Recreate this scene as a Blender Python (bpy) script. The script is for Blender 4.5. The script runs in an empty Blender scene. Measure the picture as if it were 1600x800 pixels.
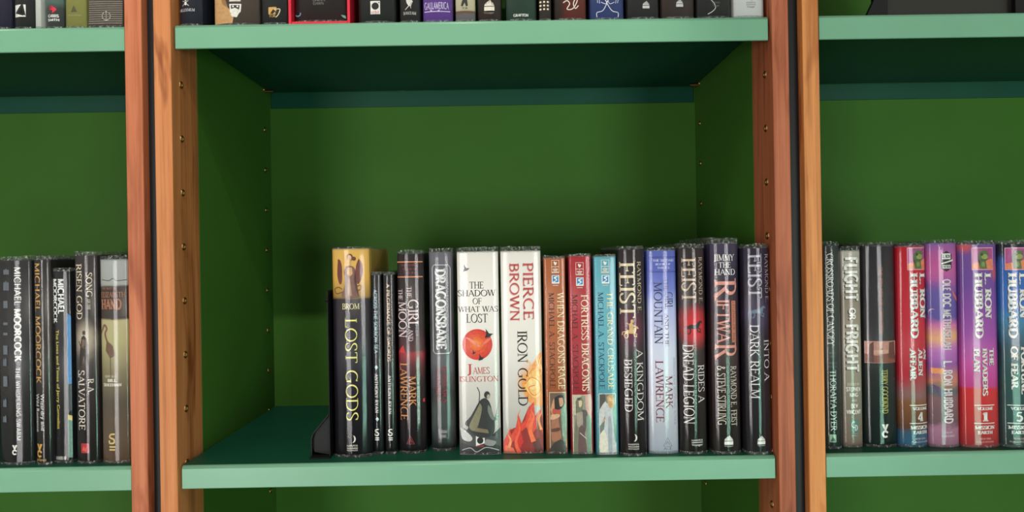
import bpy, bmesh, math, random
from mathutils import Vector, Matrix

random.seed(7)
SC = bpy.context.scene
COL = SC.collection
CZ = 1.30                      # eye height above the floor
FOC, DIST = 1067.0, 0.751      # focal length in pixels of the 1600 px frame, eye to bookcase front
YAW, PIT, ROL = .00496, .00122, .01619

# ------------------------------------------------------------------ camera
def cam_rows():
    r = Matrix.Identity(3)
    c, s = math.cos(YAW), math.sin(YAW)
    A = Matrix(((c, 0, -s), (0, 1, 0), (s, 0, c)))          # acts on (right, up, forward)
    c, s = math.cos(PIT), math.sin(PIT)
    B = Matrix(((1, 0, 0), (0, c, -s), (0, s, c)))
    c, s = math.cos(ROL), math.sin(ROL)
    D = Matrix(((c, -s, 0), (s, c, 0), (0, 0, 1)))
    return D @ B @ A
RW = cam_rows()
def w3(v): return Vector((v[0], v[2], v[1]))                # (right, up, fwd) -> world x, y, z
right, up, fwd = w3(RW[0]), w3(RW[1]), w3(RW[2])
cam = bpy.data.cameras.new('camera'); cam.sensor_width = 36; cam.lens = 36*FOC/1600
cam.clip_start = .02
co = bpy.data.objects.new('camera', cam); COL.objects.link(co)
m = Matrix((right, up, -fwd)).transposed().to_4x4(); m.translation = (0, -DIST, CZ)
co.matrix_world = m
SC.camera = co

def at(px, py, Y):
    """measured point of the photograph -> (X, Z) on the upright plane at depth Y"""
    d = RW.transposed() @ Vector(((px-800)/FOC, (400-py)/FOC, 1))
    t = (Y+DIST)/d[2]
    return d[0]*t, d[1]*t+CZ

# ------------------------------------------------------------------ light
def lin(c):
    c /= 255.0
    return c/12.92 if c <= .04045 else ((c+.055)/1.055)**2.4
def rgb(c): return (lin(c[0]), lin(c[1]), lin(c[2]), 1)
W = bpy.data.worlds.new('world'); SC.world = W; W.use_nodes = True
W.node_tree.nodes['Background'].inputs[0].default_value = (.9, .95, 1, 1)
W.node_tree.nodes['Background'].inputs[1].default_value = .25
SC.view_settings.view_transform = 'Standard'; SC.view_settings.look = 'None'
SC.view_settings.gamma = 1; SC.view_settings.use_curve_mapping = False
SC.view_settings.exposure = -0.03
def area(name, loc, target, sx, sy, power, color=(1, 1, 1)):
    l = bpy.data.lights.new(name, 'AREA'); l.shape = 'RECTANGLE'; l.size = sx; l.size_y = sy
    l.energy = power; l.color = color
    o = bpy.data.objects.new(name, l); COL.objects.link(o); o.location = loc
    o.rotation_euler = (Vector(target)-Vector(loc)).to_track_quat('-Z', 'Y').to_euler()
    return o
RX0, RX1, RY0, RY1, RH = -2.9, 2.9, -3.2, .36, 2.75
WINS = ((-2.05, -1.05), (1.05, 2.05)); WIN_Z0, WIN_Z1, WIN_ZM = .15, 1.42, .72    # two tall unseen windows added across the aisle for light and spine streaks
WIN_POWER, MINT_POWER, CEIL_POWER, SPOT_POWER = 50, 23, 2, 50
def added_window_light(name, wa, wb, z0, z1, power, color):
    area(name, ((wa+wb)/2, RY0+.02, (z0+z1)/2), ((wa+wb)/2, 0, (z0+z1)/2), wb-wa, z1-z0, power, color)
added_window_light('daylight_left', *WINS[0], WIN_Z0, WIN_Z1, WIN_POWER, (1, .965, .96))  # light added at the left window, out of view
added_window_light('daylight_right', *WINS[1], WIN_ZM+.03, WIN_Z1, WIN_POWER*.58, (1, .965, .97))  # light added at the upper right panes, out of view
added_window_light('lawn_light_right', *WINS[1], WIN_Z0, WIN_ZM-.03, MINT_POWER, (.5, 1, .78))      # mint glow added at the lower panes for green reflections on the spines

# ------------------------------------------------------------------ materials
MATS = {}
def new_mat(name):
    m = bpy.data.materials.new(name); m.use_nodes = True
    nt = m.node_tree; nt.nodes.clear()
    out = nt.nodes.new('ShaderNodeOutputMaterial')
    return m, nt, out
def principled(nt, out, rough=.5, spec=.5, metal=0):
    b = nt.nodes.new('ShaderNodeBsdfPrincipled')
    b.inputs['Roughness'].default_value = rough; b.inputs['Metallic'].default_value = metal
    b.inputs['Specular IOR Level'].default_value = spec
    nt.links.new(b.outputs[0], out.inputs[0]); return b
def noise(nt, vec, scale, detail=3, rough=.5, dist=0):
    n = nt.nodes.new('ShaderNodeTexNoise'); n.inputs['Scale'].default_value = scale
    n.inputs['Detail'].default_value = detail; n.inputs['Roughness'].default_value = rough
    n.inputs['Distortion'].default_value = dist
    if vec is not None: nt.links.new(vec, n.inputs['Vector'])
    return n
def mapping(nt, kind, scale=(1, 1, 1), loc=(0, 0, 0)):
    t = nt.nodes.new('ShaderNodeTexCoord'); mp = nt.nodes.new('ShaderNodeMapping')
    mp.inputs['Scale'].default_value = scale; mp.inputs['Location'].default_value = loc
    nt.links.new(t.outputs[kind], mp.inputs[0]); return mp.outputs[0]
def ramp(nt, fac, stops):
    r = nt.nodes.new('ShaderNodeValToRGB'); e = r.color_ramp.elements
    stops = sorted(stops)
    while len(e) < len(stops): e.new(.5)
    for i, (p, c) in enumerate(stops): e[i].position = p; e[i].color = rgb(c)
    if fac is not None: nt.links.new(fac, r.inputs[0])
    return r
def bump(nt, b, h, strength, dist):
    n = nt.nodes.new('ShaderNodeBump'); n.inputs['Strength'].default_value = strength
    n.inputs['Distance'].default_value = dist
    nt.links.new(h, n.inputs['Height']); nt.links.new(n.outputs[0], b.inputs['Normal'])
def ink(c, rough=.4):
    k = ('ink', c, rough)
    if k not in MATS:
        m, nt, out = new_mat('print_ink'); b = principled(nt, out, rough, .4)
        v = mapping(nt, 'Object'); n = noise(nt, v, 260, 2)
        d = tuple(max(0, x*.93) for x in c)
        r = ramp(nt, n.outputs[0], [(.35, d), (.6, c)])
        nt.links.new(r.outputs[0], b.inputs['Base Color']); MATS[k] = m
    return MATS[k]
def paint(name, c, rough=.4, spec=.5, vary=.05, scale=9):
    k = ('paint', name)
    if k not in MATS:
        m, nt, out = new_mat(name); b = principled(nt, out, rough, spec)
        v = mapping(nt, 'Object'); n = noise(nt, v, scale, 4)
        r = ramp(nt, n.outputs[0], [(.3, tuple(x*(1-vary) for x in c)), (.7, tuple(min(255, x*(1+vary)) for x in c))])
        nt.links.new(r.outputs[0], b.inputs['Base Color'])
        n2 = noise(nt, v, 420, 2); bump(nt, b, n2.outputs[0], .06, .0006)
        MATS[k] = m
    return MATS[k]
def wood(name, light, mid, dark, seed):
    m, nt, out = new_mat(name); b = principled(nt, out, .5, .3)
    v = mapping(nt, 'Object', (1, 1, .05), (seed*1.7, seed*.9, seed*.31))
    n1 = noise(nt, v, 60, 6, .6, .5)                                   # long streaks of grain
    n2 = noise(nt, mapping(nt, 'Object', (1, 1, .012), (seed, seed*2, seed)), 330, 3, .6, .2)   # fine pores
    mx = nt.nodes.new('ShaderNodeMath'); mx.operation = 'MULTIPLY_ADD'; mx.inputs[1].default_value = .3
    nt.links.new(n2.outputs[0], mx.inputs[0])
    mm = nt.nodes.new('ShaderNodeMath'); mm.operation = 'MULTIPLY'; mm.inputs[1].default_value = .7
    nt.links.new(n1.outputs[0], mm.inputs[0]); nt.links.new(mm.outputs[0], mx.inputs[2])
    r = ramp(nt, mx.outputs[0], [(.32, light), (.5, mid), (.62, tuple((x+y)/2 for x, y in zip(mid, dark))), (.78, dark)])
    v3 = mapping(nt, 'Object', (1, 1, .16), (seed*.4, 0, seed*.77)); n3 = noise(nt, v3, 26, 3, .6, .8)
    r3 = ramp(nt, n3.outputs[0], [(.56, (255, 255, 255)), (.68, tuple(min(255, x*.7+80) for x in dark))])
    mul = nt.nodes.new('ShaderNodeMixRGB'); mul.blend_type = 'MULTIPLY'; mul.inputs[0].default_value = .8
    nt.links.new(r.outputs[0], mul.inputs[1]); nt.links.new(r3.outputs[0], mul.inputs[2])
    nt.links.new(mul.outputs[0], b.inputs['Base Color'])
    bump(nt, b, n2.outputs[0], .12, .0006)
    return m
MINT = paint('mint_paint', (116, 168, 138), .33, .45, .02)
TEAL = paint('deep_teal_paint', (19, 74, 56), .45, .25, .03)  # shelf board and rear lip, a deeper teal than the front lip
GREEN = paint('leaf_green_paint', (64, 108, 40), .55, .12, .03, 5)
BLACKP = paint('black_paint', (30, 31, 34), .45, .4)
PAGES = None
def pages_mat():
    m, nt, out = new_mat('page_edges'); b = principled(nt, out, .8, .2)
    v = mapping(nt, 'Object', (1, .02, .02)); n = noise(nt, v, 2600, 2)
    r = ramp(nt, n.outputs[0], [(.35, (196, 184, 158)), (.65, (232, 224, 203))])
    nt.links.new(r.outputs[0], b.inputs['Base Color']); return m
PAGES = pages_mat()
def metal_mat(name, c, rough):
    m, nt, out = new_mat(name); b = principled(nt, out, rough, .5, 1)
    n = noise(nt, mapping(nt, 'Object'), 300, 2); r = ramp(nt, n.outputs[0], [(.3, tuple(x*.85 for x in c)), (.7, c)])
    nt.links.new(r.outputs[0], b.inputs['Base Color']); return m
BRASS = metal_mat('brass', (178, 140, 84), .38)
def film_mat():
    m, nt, out = new_mat('clear_film')
    tr = nt.nodes.new('ShaderNodeBsdfTransparent'); tr.inputs[0].default_value = (.985, .985, .98, 1)
    gl = nt.nodes.new('ShaderNodeBsdfGlossy'); gl.inputs['Roughness'].default_value = .1
    fr = nt.nodes.new('ShaderNodeLayerWeight'); fr.inputs[0].default_value = .5
    pw = nt.nodes.new('ShaderNodeMath'); pw.operation = 'POWER'; pw.inputs[1].default_value = 4
    add = nt.nodes.new('ShaderNodeMath'); add.operation = 'MULTIPLY_ADD'; add.inputs[1].default_value = .8; add.inputs[2].default_value = .028
    add.use_clamp = True
    v = mapping(nt, 'Object', (1, 1, .05)); n = noise(nt, v, 60, 1, .4, .2)
    v2 = mapping(nt, 'Object', (1, 1, .35)); n2 = noise(nt, v2, 14, 1, .5, .3)
    ad = nt.nodes.new('ShaderNodeMath'); ad.operation = 'ADD'
    nt.links.new(n.outputs[0], ad.inputs[0]); nt.links.new(n2.outputs[0], ad.inputs[1])
    bp = nt.nodes.new('ShaderNodeBump'); bp.inputs['Strength'].default_value = .5; bp.inputs['Distance'].default_value = .0013
    nt.links.new(ad.outputs[0], bp.inputs['Height'])
    nt.links.new(bp.outputs[0], gl.inputs['Normal'])
    mix = nt.nodes.new('ShaderNodeMixShader')
    nt.links.new(fr.outputs['Facing'], pw.inputs[0]); nt.links.new(pw.outputs[0], add.inputs[0]); nt.links.new(add.outputs[0], mix.inputs[0])
    nt.links.new(tr.outputs[0], mix.inputs[1]); nt.links.new(gl.outputs[0], mix.inputs[2])
    nt.links.new(mix.outputs[0], out.inputs[0]); return m
FILM = film_mat()
def film_edge_mat():
    """the doubled, crinkled hem of the cover above the book"""
    m, nt, out = new_mat('clear_film_hem')
    tr = nt.nodes.new('ShaderNodeBsdfTransparent'); tr.inputs[0].default_value = (.8, .81, .8, 1)
    b = nt.nodes.new('ShaderNodeBsdfPrincipled'); b.inputs['Base Color'].default_value = (.42, .44, .42, 1); b.inputs['Roughness'].default_value = .16
    b.inputs['Specular IOR Level'].default_value = .9
    n = noise(nt, mapping(nt, 'Object', (1, 1, .8)), 420, 3, .6, .6)
    bump(nt, b, n.outputs[0], .9, .0012)
    r = ramp(nt, n.outputs[0], [(.4, (60, 60, 60)), (.56, (120, 120, 120)), (.66, (215, 215, 215))])
    mix = nt.nodes.new('ShaderNodeMixShader'); nt.links.new(r.outputs[0], mix.inputs[0])
    nt.links.new(tr.outputs[0], mix.inputs[1]); nt.links.new(b.outputs[0], mix.inputs[2]); nt.links.new(mix.outputs[0], out.inputs[0])
    return m
HEM = film_edge_mat()
def jacket_mat(stops, H, amp=.0, nscale=40, spots=(), vstretch=1.0, rough=.42):
    """printed paper: colours run up the spine (0 = foot, 1 = head), marbled by noise, with soft round patches of print"""
    m, nt, out = new_mat('printed_jacket'); b = principled(nt, out, rough, .45)
    v = mapping(nt, 'Object'); sp = nt.nodes.new('ShaderNodeSeparateXYZ'); nt.links.new(v, sp.inputs[0])
    n = noise(nt, mapping(nt, 'Object', (1, 1, vstretch)), nscale, 4, .6, .5)
    a = nt.nodes.new('ShaderNodeMath'); a.operation = 'MULTIPLY_ADD'; a.inputs[1].default_value = 1/H; a.inputs[2].default_value = -amp*.5
    nt.links.new(sp.outputs[2], a.inputs[0])
    c = nt.nodes.new('ShaderNodeMath'); c.operation = 'MULTIPLY_ADD'; c.inputs[1].default_value = amp
    nt.links.new(n.outputs[0], c.inputs[0]); nt.links.new(a.outputs[0], c.inputs[2])
    col = ramp(nt, c.outputs[0], stops).outputs[0]
    for (x, z, rx, rz, cc) in spots:
        mp = nt.nodes.new('ShaderNodeMapping'); mp.vector_type = 'POINT'
        mp.inputs['Location'].default_value = (-x/rx, 0, -z/rz); mp.inputs['Scale'].default_value = (1/rx, 0, 1/rz)
        nt.links.new(v, mp.inputs[0])
        ln = nt.nodes.new('ShaderNodeVectorMath'); ln.operation = 'LENGTH'; nt.links.new(mp.outputs[0], ln.inputs[0])
        nz = nt.nodes.new('ShaderNodeMath'); nz.operation = 'MULTIPLY_ADD'; nz.inputs[1].default_value = .5
        nt.links.new(n.outputs[0], nz.inputs[0]); nt.links.new(ln.outputs['Value'], nz.inputs[2])
        mr = nt.nodes.new('ShaderNodeMapRange'); mr.interpolation_type = 'SMOOTHSTEP'
        mr.inputs[1].default_value = .45; mr.inputs[2].default_value = 1.3; mr.inputs[3].default_value = 1; mr.inputs[4].default_value = 0
        nt.links.new(nz.outputs[0], mr.inputs[0])
        mx = nt.nodes.new('ShaderNodeMixRGB'); nt.links.new(mr.outputs[0], mx.inputs[0]); nt.links.new(col, mx.inputs[1])
        mx.inputs[2].default_value = rgb(cc); col = mx.outputs[0]
    nt.links.new(col, b.inputs['Base Color'])
    return m

# ------------------------------------------------------------------ mesh helpers
def link(name, me, mat, parent=None):
    o = bpy.data.objects.new(name, me); COL.objects.link(o)
    for mm in (mat if isinstance(mat, (list, tuple)) else [mat]): me.materials.append(mm)
    if parent: o.parent = parent
    return o
def pyd(name, vs, fs, mat, parent=None, smooth=None):
    me = bpy.data.meshes.new(name); me.from_pydata(vs, [], fs)
    if smooth:
        for i in smooth: me.polygons[i].use_smooth = True
    me.update(); return link(name, me, mat, parent)
def box_bm(x0, x1, y0, y1, z0, z1, bev=0, seg=2, bm=None):
    b = bmesh.new()
    bmesh.ops.create_cube(b, size=1)
    for v in b.verts:
        v.co = Vector(((x0+x1)/2+v.co.x*(x1-x0), (y0+y1)/2+v.co.y*(y1-y0), (z0+z1)/2+v.co.z*(z1-z0)))
    if bev: bmesh.ops.bevel(b, geom=list(b.edges), offset=bev, segments=seg, affect='EDGES', profile=.5)
    return b
def bmo(name, bm, mat, parent=None):
    me = bpy.data.meshes.new(name); bmesh.ops.recalc_face_normals(bm, faces=bm.faces); bm.to_mesh(me); bm.free()
    return link(name, me, mat, parent)
def box(name, x0, x1, y0, y1, z0, z1, mat, parent=None, bev=0, seg=2):
    return bmo(name, box_bm(x0, x1, y0, y1, z0, z1, bev, seg), mat, parent)
def prism(name, prof, axis, a0, a1, mat, parent=None, smooth_n=0):
    """closed 2-D outline swept along an axis; the first smooth_n side faces are smooth"""
    n = len(prof); vs = []
    for a in (a0, a1):
        for (p, q) in prof:
            vs.append({'x': (a, p, q), 'y': (p, a, q), 'z': (p, q, a)}[axis])
    fs = [(i, (i+1) % n, n+(i+1) % n, n+i) for i in range(n)]
    bm = bmesh.new(); bv = [bm.verts.new(v) for v in vs]
    for k, f in enumerate(fs):
        fa = bm.faces.new([bv[i] for i in f]); fa.smooth = k < smooth_n
    c0 = bm.faces.new(bv[:n]); c1 = bm.faces.new(bv[n:])
    bmesh.ops.triangulate(bm, faces=[c0, c1])
    return bmo(name, bm, mat, parent)
def empty(name, loc, label=None, cat=None, group=None, kind=None):
    o = bpy.data.objects.new(name, None); COL.objects.link(o); o.location = loc; o.empty_display_size = .03
    return tag(o, label, cat, group, kind)
def tag(o, label=None, cat=None, group=None, kind=None):
    if label: o['label'] = label
    if cat: o['category'] = cat
    if group: o['group'] = group
    if kind: o['kind'] = kind
    return o

# ------------------------------------------------------------------ room
WALLM = paint('plaster_wall', (196, 192, 184), .8, .2); FLOORM = paint('floor_vinyl', (120, 112, 100), .5, .4)
CEILM = paint('ceiling_white', (225, 224, 220), .85, .2)
def st(name, *a, **k): return tag(box(name, *a, **k), kind='structure')
st('floor', RX0-.1, RX1+.1, RY0-.1, RY1+.1, -.1, 0, FLOORM)
st('ceiling', RX0-.1, RX1+.1, RY0-.1, RY1+.1, RH, RH+.1, CEILM)
st('wall_back', RX0-.1, RX1+.1, RY1, RY1+.1, 0, RH, WALLM)
wf_ = empty('wall_front', (0, 0, 0), kind='structure')
xs_ = [RX0-.1, WINS[0][0], WINS[0][1], WINS[1][0], WINS[1][1], RX1+.1]
for k in range(5):
    if k % 2 == 0: box('wall_panel', xs_[k], xs_[k+1], RY0-.1, RY0, 0, RH, WALLM, wf_)
    else:
        box('wall_panel', xs_[k], xs_[k+1], RY0-.1, RY0, 0, WIN_Z0, WALLM, wf_); box('wall_panel', xs_[k], xs_[k+1], RY0-.1, RY0, WIN_Z1, RH, WALLM, wf_)
wf = paint('window_frame_white', (225, 225, 220), .5, .4)
for k, (wa, wb) in enumerate(WINS):
    fr = empty('window_%d' % (k+1), (0, 0, 0), kind='structure')  # unseen window, added to hold its area light
    for xx in (wa, wb-.05): box('window_frame', xx, xx+.05, RY0-.05, RY0, WIN_Z0, WIN_Z1, wf, fr)
    for zz in (WIN_Z0, WIN_ZM-.025, WIN_Z1-.05): box('window_frame', wa+.05, wb-.05, RY0-.05, RY0, zz, zz+.05, wf, fr)
for side, x in (('left', RX0), ('right', RX1)):
    x0, x1 = (x-.1, x) if side == 'left' else (x, x+.1)
    st('wall_'+side, x0, x1, RY0, RY1, 0, RH, WALLM)

# unseen ceiling lamps, added as panels that shine down
LAMPM, nt, out = new_mat('lamp_diffuser')
em = nt.nodes.new('ShaderNodeEmission'); em.inputs[0].default_value = (1, .96, .9, 1); em.inputs[1].default_value = 4
nt.links.new(em.outputs[0], out.inputs[0])
def added_ceiling_lamp(x, y, label, power):
    t = empty('ceiling_light', (x, y, RH), label, 'lamp', 'ceiling lamps in the aisle')
    box('lamp_frame', -.62, .62, -.17, .17, -.05, -.001, paint('lamp_white', (215, 215, 215), .5), t, .004)
    box('diffuser', -.59, .59, -.14, .14, -.056, -.0505, LAMPM, t)
    a = area('lamp_glow', (x, y, RH-.07), (x, y, 0), 1.16, .26, power, (1, .96, .9))
    return t
added_ceiling_lamp(-1.5, -1.5, 'long white ceiling lamp on the left of the aisle', CEIL_POWER)
added_ceiling_lamp(1.5, -1.5, 'long white ceiling lamp on the right of the aisle', CEIL_POWER)
sp = bpy.data.lights.new('downlight_beam', 'SPOT'); sp.energy = SPOT_POWER; sp.spot_size = .6; sp.spot_blend = .4; sp.shadow_soft_size = .02; sp.color = (1, .95, .85)
so = bpy.data.objects.new('downlight_beam', sp); COL.objects.link(so); so.location = (-.2, -1.05, 2.65)
so.rotation_euler = (Vector((-.2, .2, 1.2))-so.location).to_track_quat('-Z', 'Y').to_euler()
dl = empty('downlight', (-.2, -1.05, RH), 'small round downlight in the ceiling before the middle bookcase', 'lamp')
bm = bmesh.new(); bmesh.ops.create_cone(bm, cap_ends=False, segments=24, radius1=.055, radius2=.045, depth=.08)
bmesh.ops.translate(bm, verts=bm.verts, vec=(0, 0, -.041)); bmo('lamp_can', bm, paint('lamp_white', (215, 215, 215), .5), dl)

# ------------------------------------------------------------------ bookcases
Z1T, Z1B = CZ+.2625, CZ+.2358
Z2T, Z2B = CZ-.2250, CZ-.2505
PITCH = Z1T-Z2T
DEP = .3124
WD = .0635                    # depth of the solid posts
def pegs(parent, xin, sgn, z0, y):
    """brass sleeves set in the peg holes of one side; sgn points into the bay"""
    me = None
    zs = [z0+k*.0609 for k in range(-14, 18)]
    for z in zs:
        if not (CZ-.40 < z < CZ+.30): continue
        if me is None:
            bm = bmesh.new(); n = 12; prof = [(.0024, -.002), (.0024, .0005), (.0034, .0009), (.0041, .0004), (.0041, -.002)]
            rings = [[bm.verts.new((h*sgn, r*math.cos(2*math.pi*i/n), r*math.sin(2*math.pi*i/n))) for i in range(n)] for r, h in prof]
            for a, b in zip(rings, rings[1:]):
                for i in range(n): bm.faces.new((a[i], a[(i+1) % n], b[(i+1) % n], b[i])).smooth = True
            cap = bm.faces.new(rings[0]); cap.material_index = 1
            o = bmo('peg_sleeve', bm, [BRASS, BLACKP], parent); me = o.data
        else:
            o = bpy.data.objects.new('peg_sleeve', me); COL.objects.link(o); o.parent = parent
        o.location = (xin+sgn*.0003, y, z)
WOODS = {}
def bookcase(label, xl, xr, tl, tr, wl, wr, pegz):
    """xl, xr = inner faces; tl, tr = post thickness"""
    t = empty('bookcase', ((xl+xr)/2, 0, 0), label, 'bookcase', 'green bookcases with wooden posts')
    ox = (xl+xr)/2; a, b = xl-ox, xr-ox
    pl = box('side_post', a-tl, a, 0, WD, 0, 2.2, wl, t, .0012); pr = box('side_post', b, b+tr, 0, WD, 0, 2.2, wr, t, .0012)
    sl = box('side_panel', a-tl, a, WD+.0004, DEP+.018, 0, 2.2, GREEN, t); sr = box('side_panel', b, b+tr, WD+.0004, DEP+.018, 0, 2.2, GREEN, t)
    box('back_panel', a, b, DEP, DEP+.018, 0, 2.2, GREEN, t)
    box('top_panel', a-tl, b+tr, 0, DEP+.018, 2.2, 2.22, GREEN, t)
    for z in (Z1T+PITCH, Z2T-PITCH):
        box('fixed_shelf', a, b, .004, DEP, z-.025, z, MINT, t, .0015)
    if pegz:
        pegs(pl, a, 1, pegz[0], .0222); pegs(pr, b, -1, pegz[1], .0222)
        pegs(sl, a, 1, pegz[2], .288); pegs(sr, b, -1, pegz[3], .288)
    return t
wood_a = wood('golden_wood_post', (214, 142, 92), (196, 122, 72), (122, 70, 36), 3.1)
wood_b = wood('reddish_wood_post', (206, 128, 92), (188, 108, 72), (128, 66, 40), 8.4)
wood_c = wood('red_brown_wood_post', (196, 118, 84), (178, 98, 66), (118, 58, 38), 5.2)
wood_d = wood('straight_grained_wood_post', (238, 164, 98), (220, 142, 80), (156, 94, 50), 12.9)
XL, XR = -.3670, .2942
zf_l = at(283.5, 133, .0222)[1]; zf_r = at(1196, 200.6, .0222)[1]; zb_l = at(413.4, 203, .288)[1]; zb_r = at(1090, 193, .288)[1]
bookcase('middle green bookcase seen in full width, golden post left and red-brown post right', XL, XR, .0192, .0184, wood_a, wood_c, (zf_l, zf_r, zb_l, zb_r))
XLL, XLR = -.4175-.661, -.4178
bookcase('left green bookcase, cut by the left edge, with a reddish right post', XLL, XLR, .019, .0188, wood_a, wood_b, None)
XRL, XRR = .3461, .3461+.661
bookcase('right green bookcase, cut by the right edge, with a straight-grained golden left post', XRL, XRR, .0184, .019, wood_d, wood_c, None)

FILLM = paint('black_filler', (20, 21, 24), .5, .35)
tag(box('filler_strip', -.3986, -.3864, .012, .024, 0, 2.2, FILLM), 'narrow black filler strip in the gap left of the middle bookcase', 'strip')
tag(box('filler_strip', .3129, .3274, .012, .024, 0, 2.2, FILLM), 'narrow black filler strip in the gap right of the middle bookcase', 'strip')

# mint shelves: folded trays with a lip in front and another at the back
def shelf(x0, x1, zt, zb, label, y0=.005):
    g = .0026
    t = empty('shelf', ((x0+x1)/2, y0, zb), label, 'shelf', 'adjustable mint shelves')
    hw = (x1-x0)/2-g; h = zt-zb; r = .0035; th = .0022; d = DEP-y0-.0015
    arc = [(r-r*math.cos(a), h-r+r*math.sin(a)) for a in [math.radians(10*k) for k in range(10)]]
    prof = arc + [(r, h-th), (th, h-r), (th, .0)] + [(.0006, 0), (0, .0006)]
    prism('front_lip', prof, 'x', -hw, hw, MINT, t, 9)
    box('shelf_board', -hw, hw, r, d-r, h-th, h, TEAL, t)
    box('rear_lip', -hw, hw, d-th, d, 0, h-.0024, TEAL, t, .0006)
    return t
TOPL = shelf(XLL, XLR, Z1T-.0008, Z1B-.0014, 'upper mint shelf of the left bookcase')
TOPC = shelf(XL, XR, Z1T, Z1B, 'upper mint shelf of the middle bookcase under a row of dark books')
TOPR = shelf(XRL, XRR, Z1T+.0004, Z1B, 'upper mint shelf of the right bookcase under the black display stand')
LOWL = shelf(XLL, XLR, Z2T+.0004, Z2B-.0006, 'lower mint shelf of the left bookcase')
LOWC = shelf(XL, XR, Z2T, Z2B, 'lower mint shelf of the middle bookcase carrying the main row of books')
LOWR = shelf(XRL, XRR, Z2T+.0006, Z2B, 'lower mint shelf of the right bookcase')
# brass pins that carry the upper middle shelf at the back
for s, x in ((1, XL), (-1, XR)):
    bm = bmesh.new(); bmesh.ops.create_cone(bm, cap_ends=True, segments=12, radius1=.0021, radius2=.0021, depth=.013)
    bmesh.ops.rotate(bm, verts=bm.verts, matrix=Matrix.Rotation(math.pi/2, 3, 'Y'))
    o = bmo('shelf_pin', bm, BRASS); o.location = (x+s*.0067, .29, Z1T-.0047)
    tag(o, 'brass pin under the upper middle shelf at its back %s corner' % ('left' if s > 0 else 'right'), 'pin', 'brass shelf pins')

# ------------------------------------------------------------------ stroke lettering
def arcp(cx, cy, rx, ry, a0, a1, n=12):
    return [(cx+rx*math.cos(math.radians(a0+(a1-a0)*i/n)), cy+ry*math.sin(math.radians(a0+(a1-a0)*i/n))) for i in range(n+1)]
def cat(pts, n=5):
    out = []; P = [pts[0]]+list(pts)+[pts[-1]]
    for i in range(1, len(P)-2):
        p0, p1, p2, p3 = P[i-1], P[i], P[i+1], P[i+2]
        for k in range(n):
            t = k/n
            out.append(tuple(.5*(2*p1[j]+(p2[j]-p0[j])*t+(2*p0[j]-5*p1[j]+4*p2[j]-p3[j])*t*t+(3*p1[j]-p0[j]-3*p2[j]+p3[j])*t**3) for j in (0, 1)))
    return out+[pts[-1]]
G = {}
def g(ch, w, strokes, feet=(), ticks=()): G[ch] = (w, strokes, feet, ticks)
# stroke = (kind, points); feet = (x, y) flat serifs; ticks = (x, y, direction) upright serifs on arm ends
g('A', .8, [('N', [(.04, 0), (.4, 1)]), ('K', [(.38, 1), (.76, 0)]), ('N', [(.15, .34), (.62, .34)])], [(.04, 0), (.76, 0)])
g('B', .68, [('K', [(.14, 0), (.14, 1)]), ('A', [(.12, .98), (.34, .98)]+arcp(.34, .755, .2, .225, 90, -90)+[(.12, .53)]), ('A', [(.12, .53), (.36, .53)]+arcp(.36, .275, .24, .255, 90, -90)+[(.12, .02)])], [(.1, 0), (.1, 1)])
g('C', .84, [('A', arcp(.47, .5, .39, .49, 48, 312, 20))], (), [(.74, .86, 1), (.74, .14, -1)])
g('D', .84, [('K', [(.14, 0), (.14, 1)]), ('A', [(.12, .98), (.36, .98)]+arcp(.36, .5, .4, .48, 90, -90, 16)+[(.12, .02)])], [(.1, 0), (.1, 1)])
g('E', .64, [('K', [(.14, 0), (.14, 1)]), ('N', [(.12, .975), (.56, .975)]), ('N', [(.12, .52), (.46, .52)]), ('N', [(.12, .025), (.6, .025)])], [(.1, 0), (.1, 1)], [(.56, .98, -1), (.46, .52, 0), (.6, .02, 1)])
g('F', .6, [('K', [(.14, 0), (.14, 1)]), ('N', [(.12, .975), (.56, .975)]), ('N', [(.12, .5), (.46, .5)])], [(.14, 0), (.1, 1)], [(.56, .98, -1), (.46, .5, 0)])
g('G', .92, [('A', arcp(.47, .5, .39, .49, 48, 300, 20)), ('K', [(.76, .06), (.76, .42)]), ('N', [(.6, .42), (.86, .42)])], (), [(.74, .86, 1)])
g('H', .84, [('K', [(.14, 0), (.14, 1)]), ('K', [(.7, 0), (.7, 1)]), ('N', [(.14, .52), (.7, .52)])], [(.14, 0), (.14, 1), (.7, 0), (.7, 1)])
g('I', .28, [('K', [(.14, 0), (.14, 1)])], [(.14, 0), (.14, 1)])
g('J', .42, [('A', [(.26, 1), (.26, .1)]+arcp(.06, .1, .2, .22, 0, -80, 6))], [(.26, 1)])
g('K', .76, [('K', [(.14, 0), (.14, 1)]), ('N', [(.16, .42), (.62, 1)]), ('K', [(.3, .57), (.7, 0)])], [(.14, 0), (.14, 1), (.62, 1), (.7, 0)])
g('L', .6, [('K', [(.14, 0), (.14, 1)]), ('N', [(.12, .025), (.57, .025)])], [(.1, 0), (.14, 1)], [(.57, .02, 1)])
g('M', 1.0, [('N', [(.12, 0), (.14, 1)]), ('K', [(.14, 1), (.48, .06)]), ('N', [(.48, .06), (.84, 1)]), ('K', [(.84, 1), (.86, 0)])], [(.12, 0), (.86, 0), (.1, 1), (.88, 1)])
g('N', .86, [('N', [(.13, 0), (.13, 1)]), ('K', [(.13, 1), (.71, 0)]), ('N', [(.71, 0), (.71, 1)])], [(.13, 0), (.1, 1), (.71, 1)])
g('O', .92, [('A', arcp(.46, .5, .4, .49, 90, 450, 26))])
g('P', .62, [('K', [(.14, 0), (.14, 1)]), ('A', [(.12, .98), (.32, .98)]+arcp(.32, .73, .24, .25, 90, -90)+[(.12, .48)])], [(.14, 0), (.1, 1)])
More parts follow.
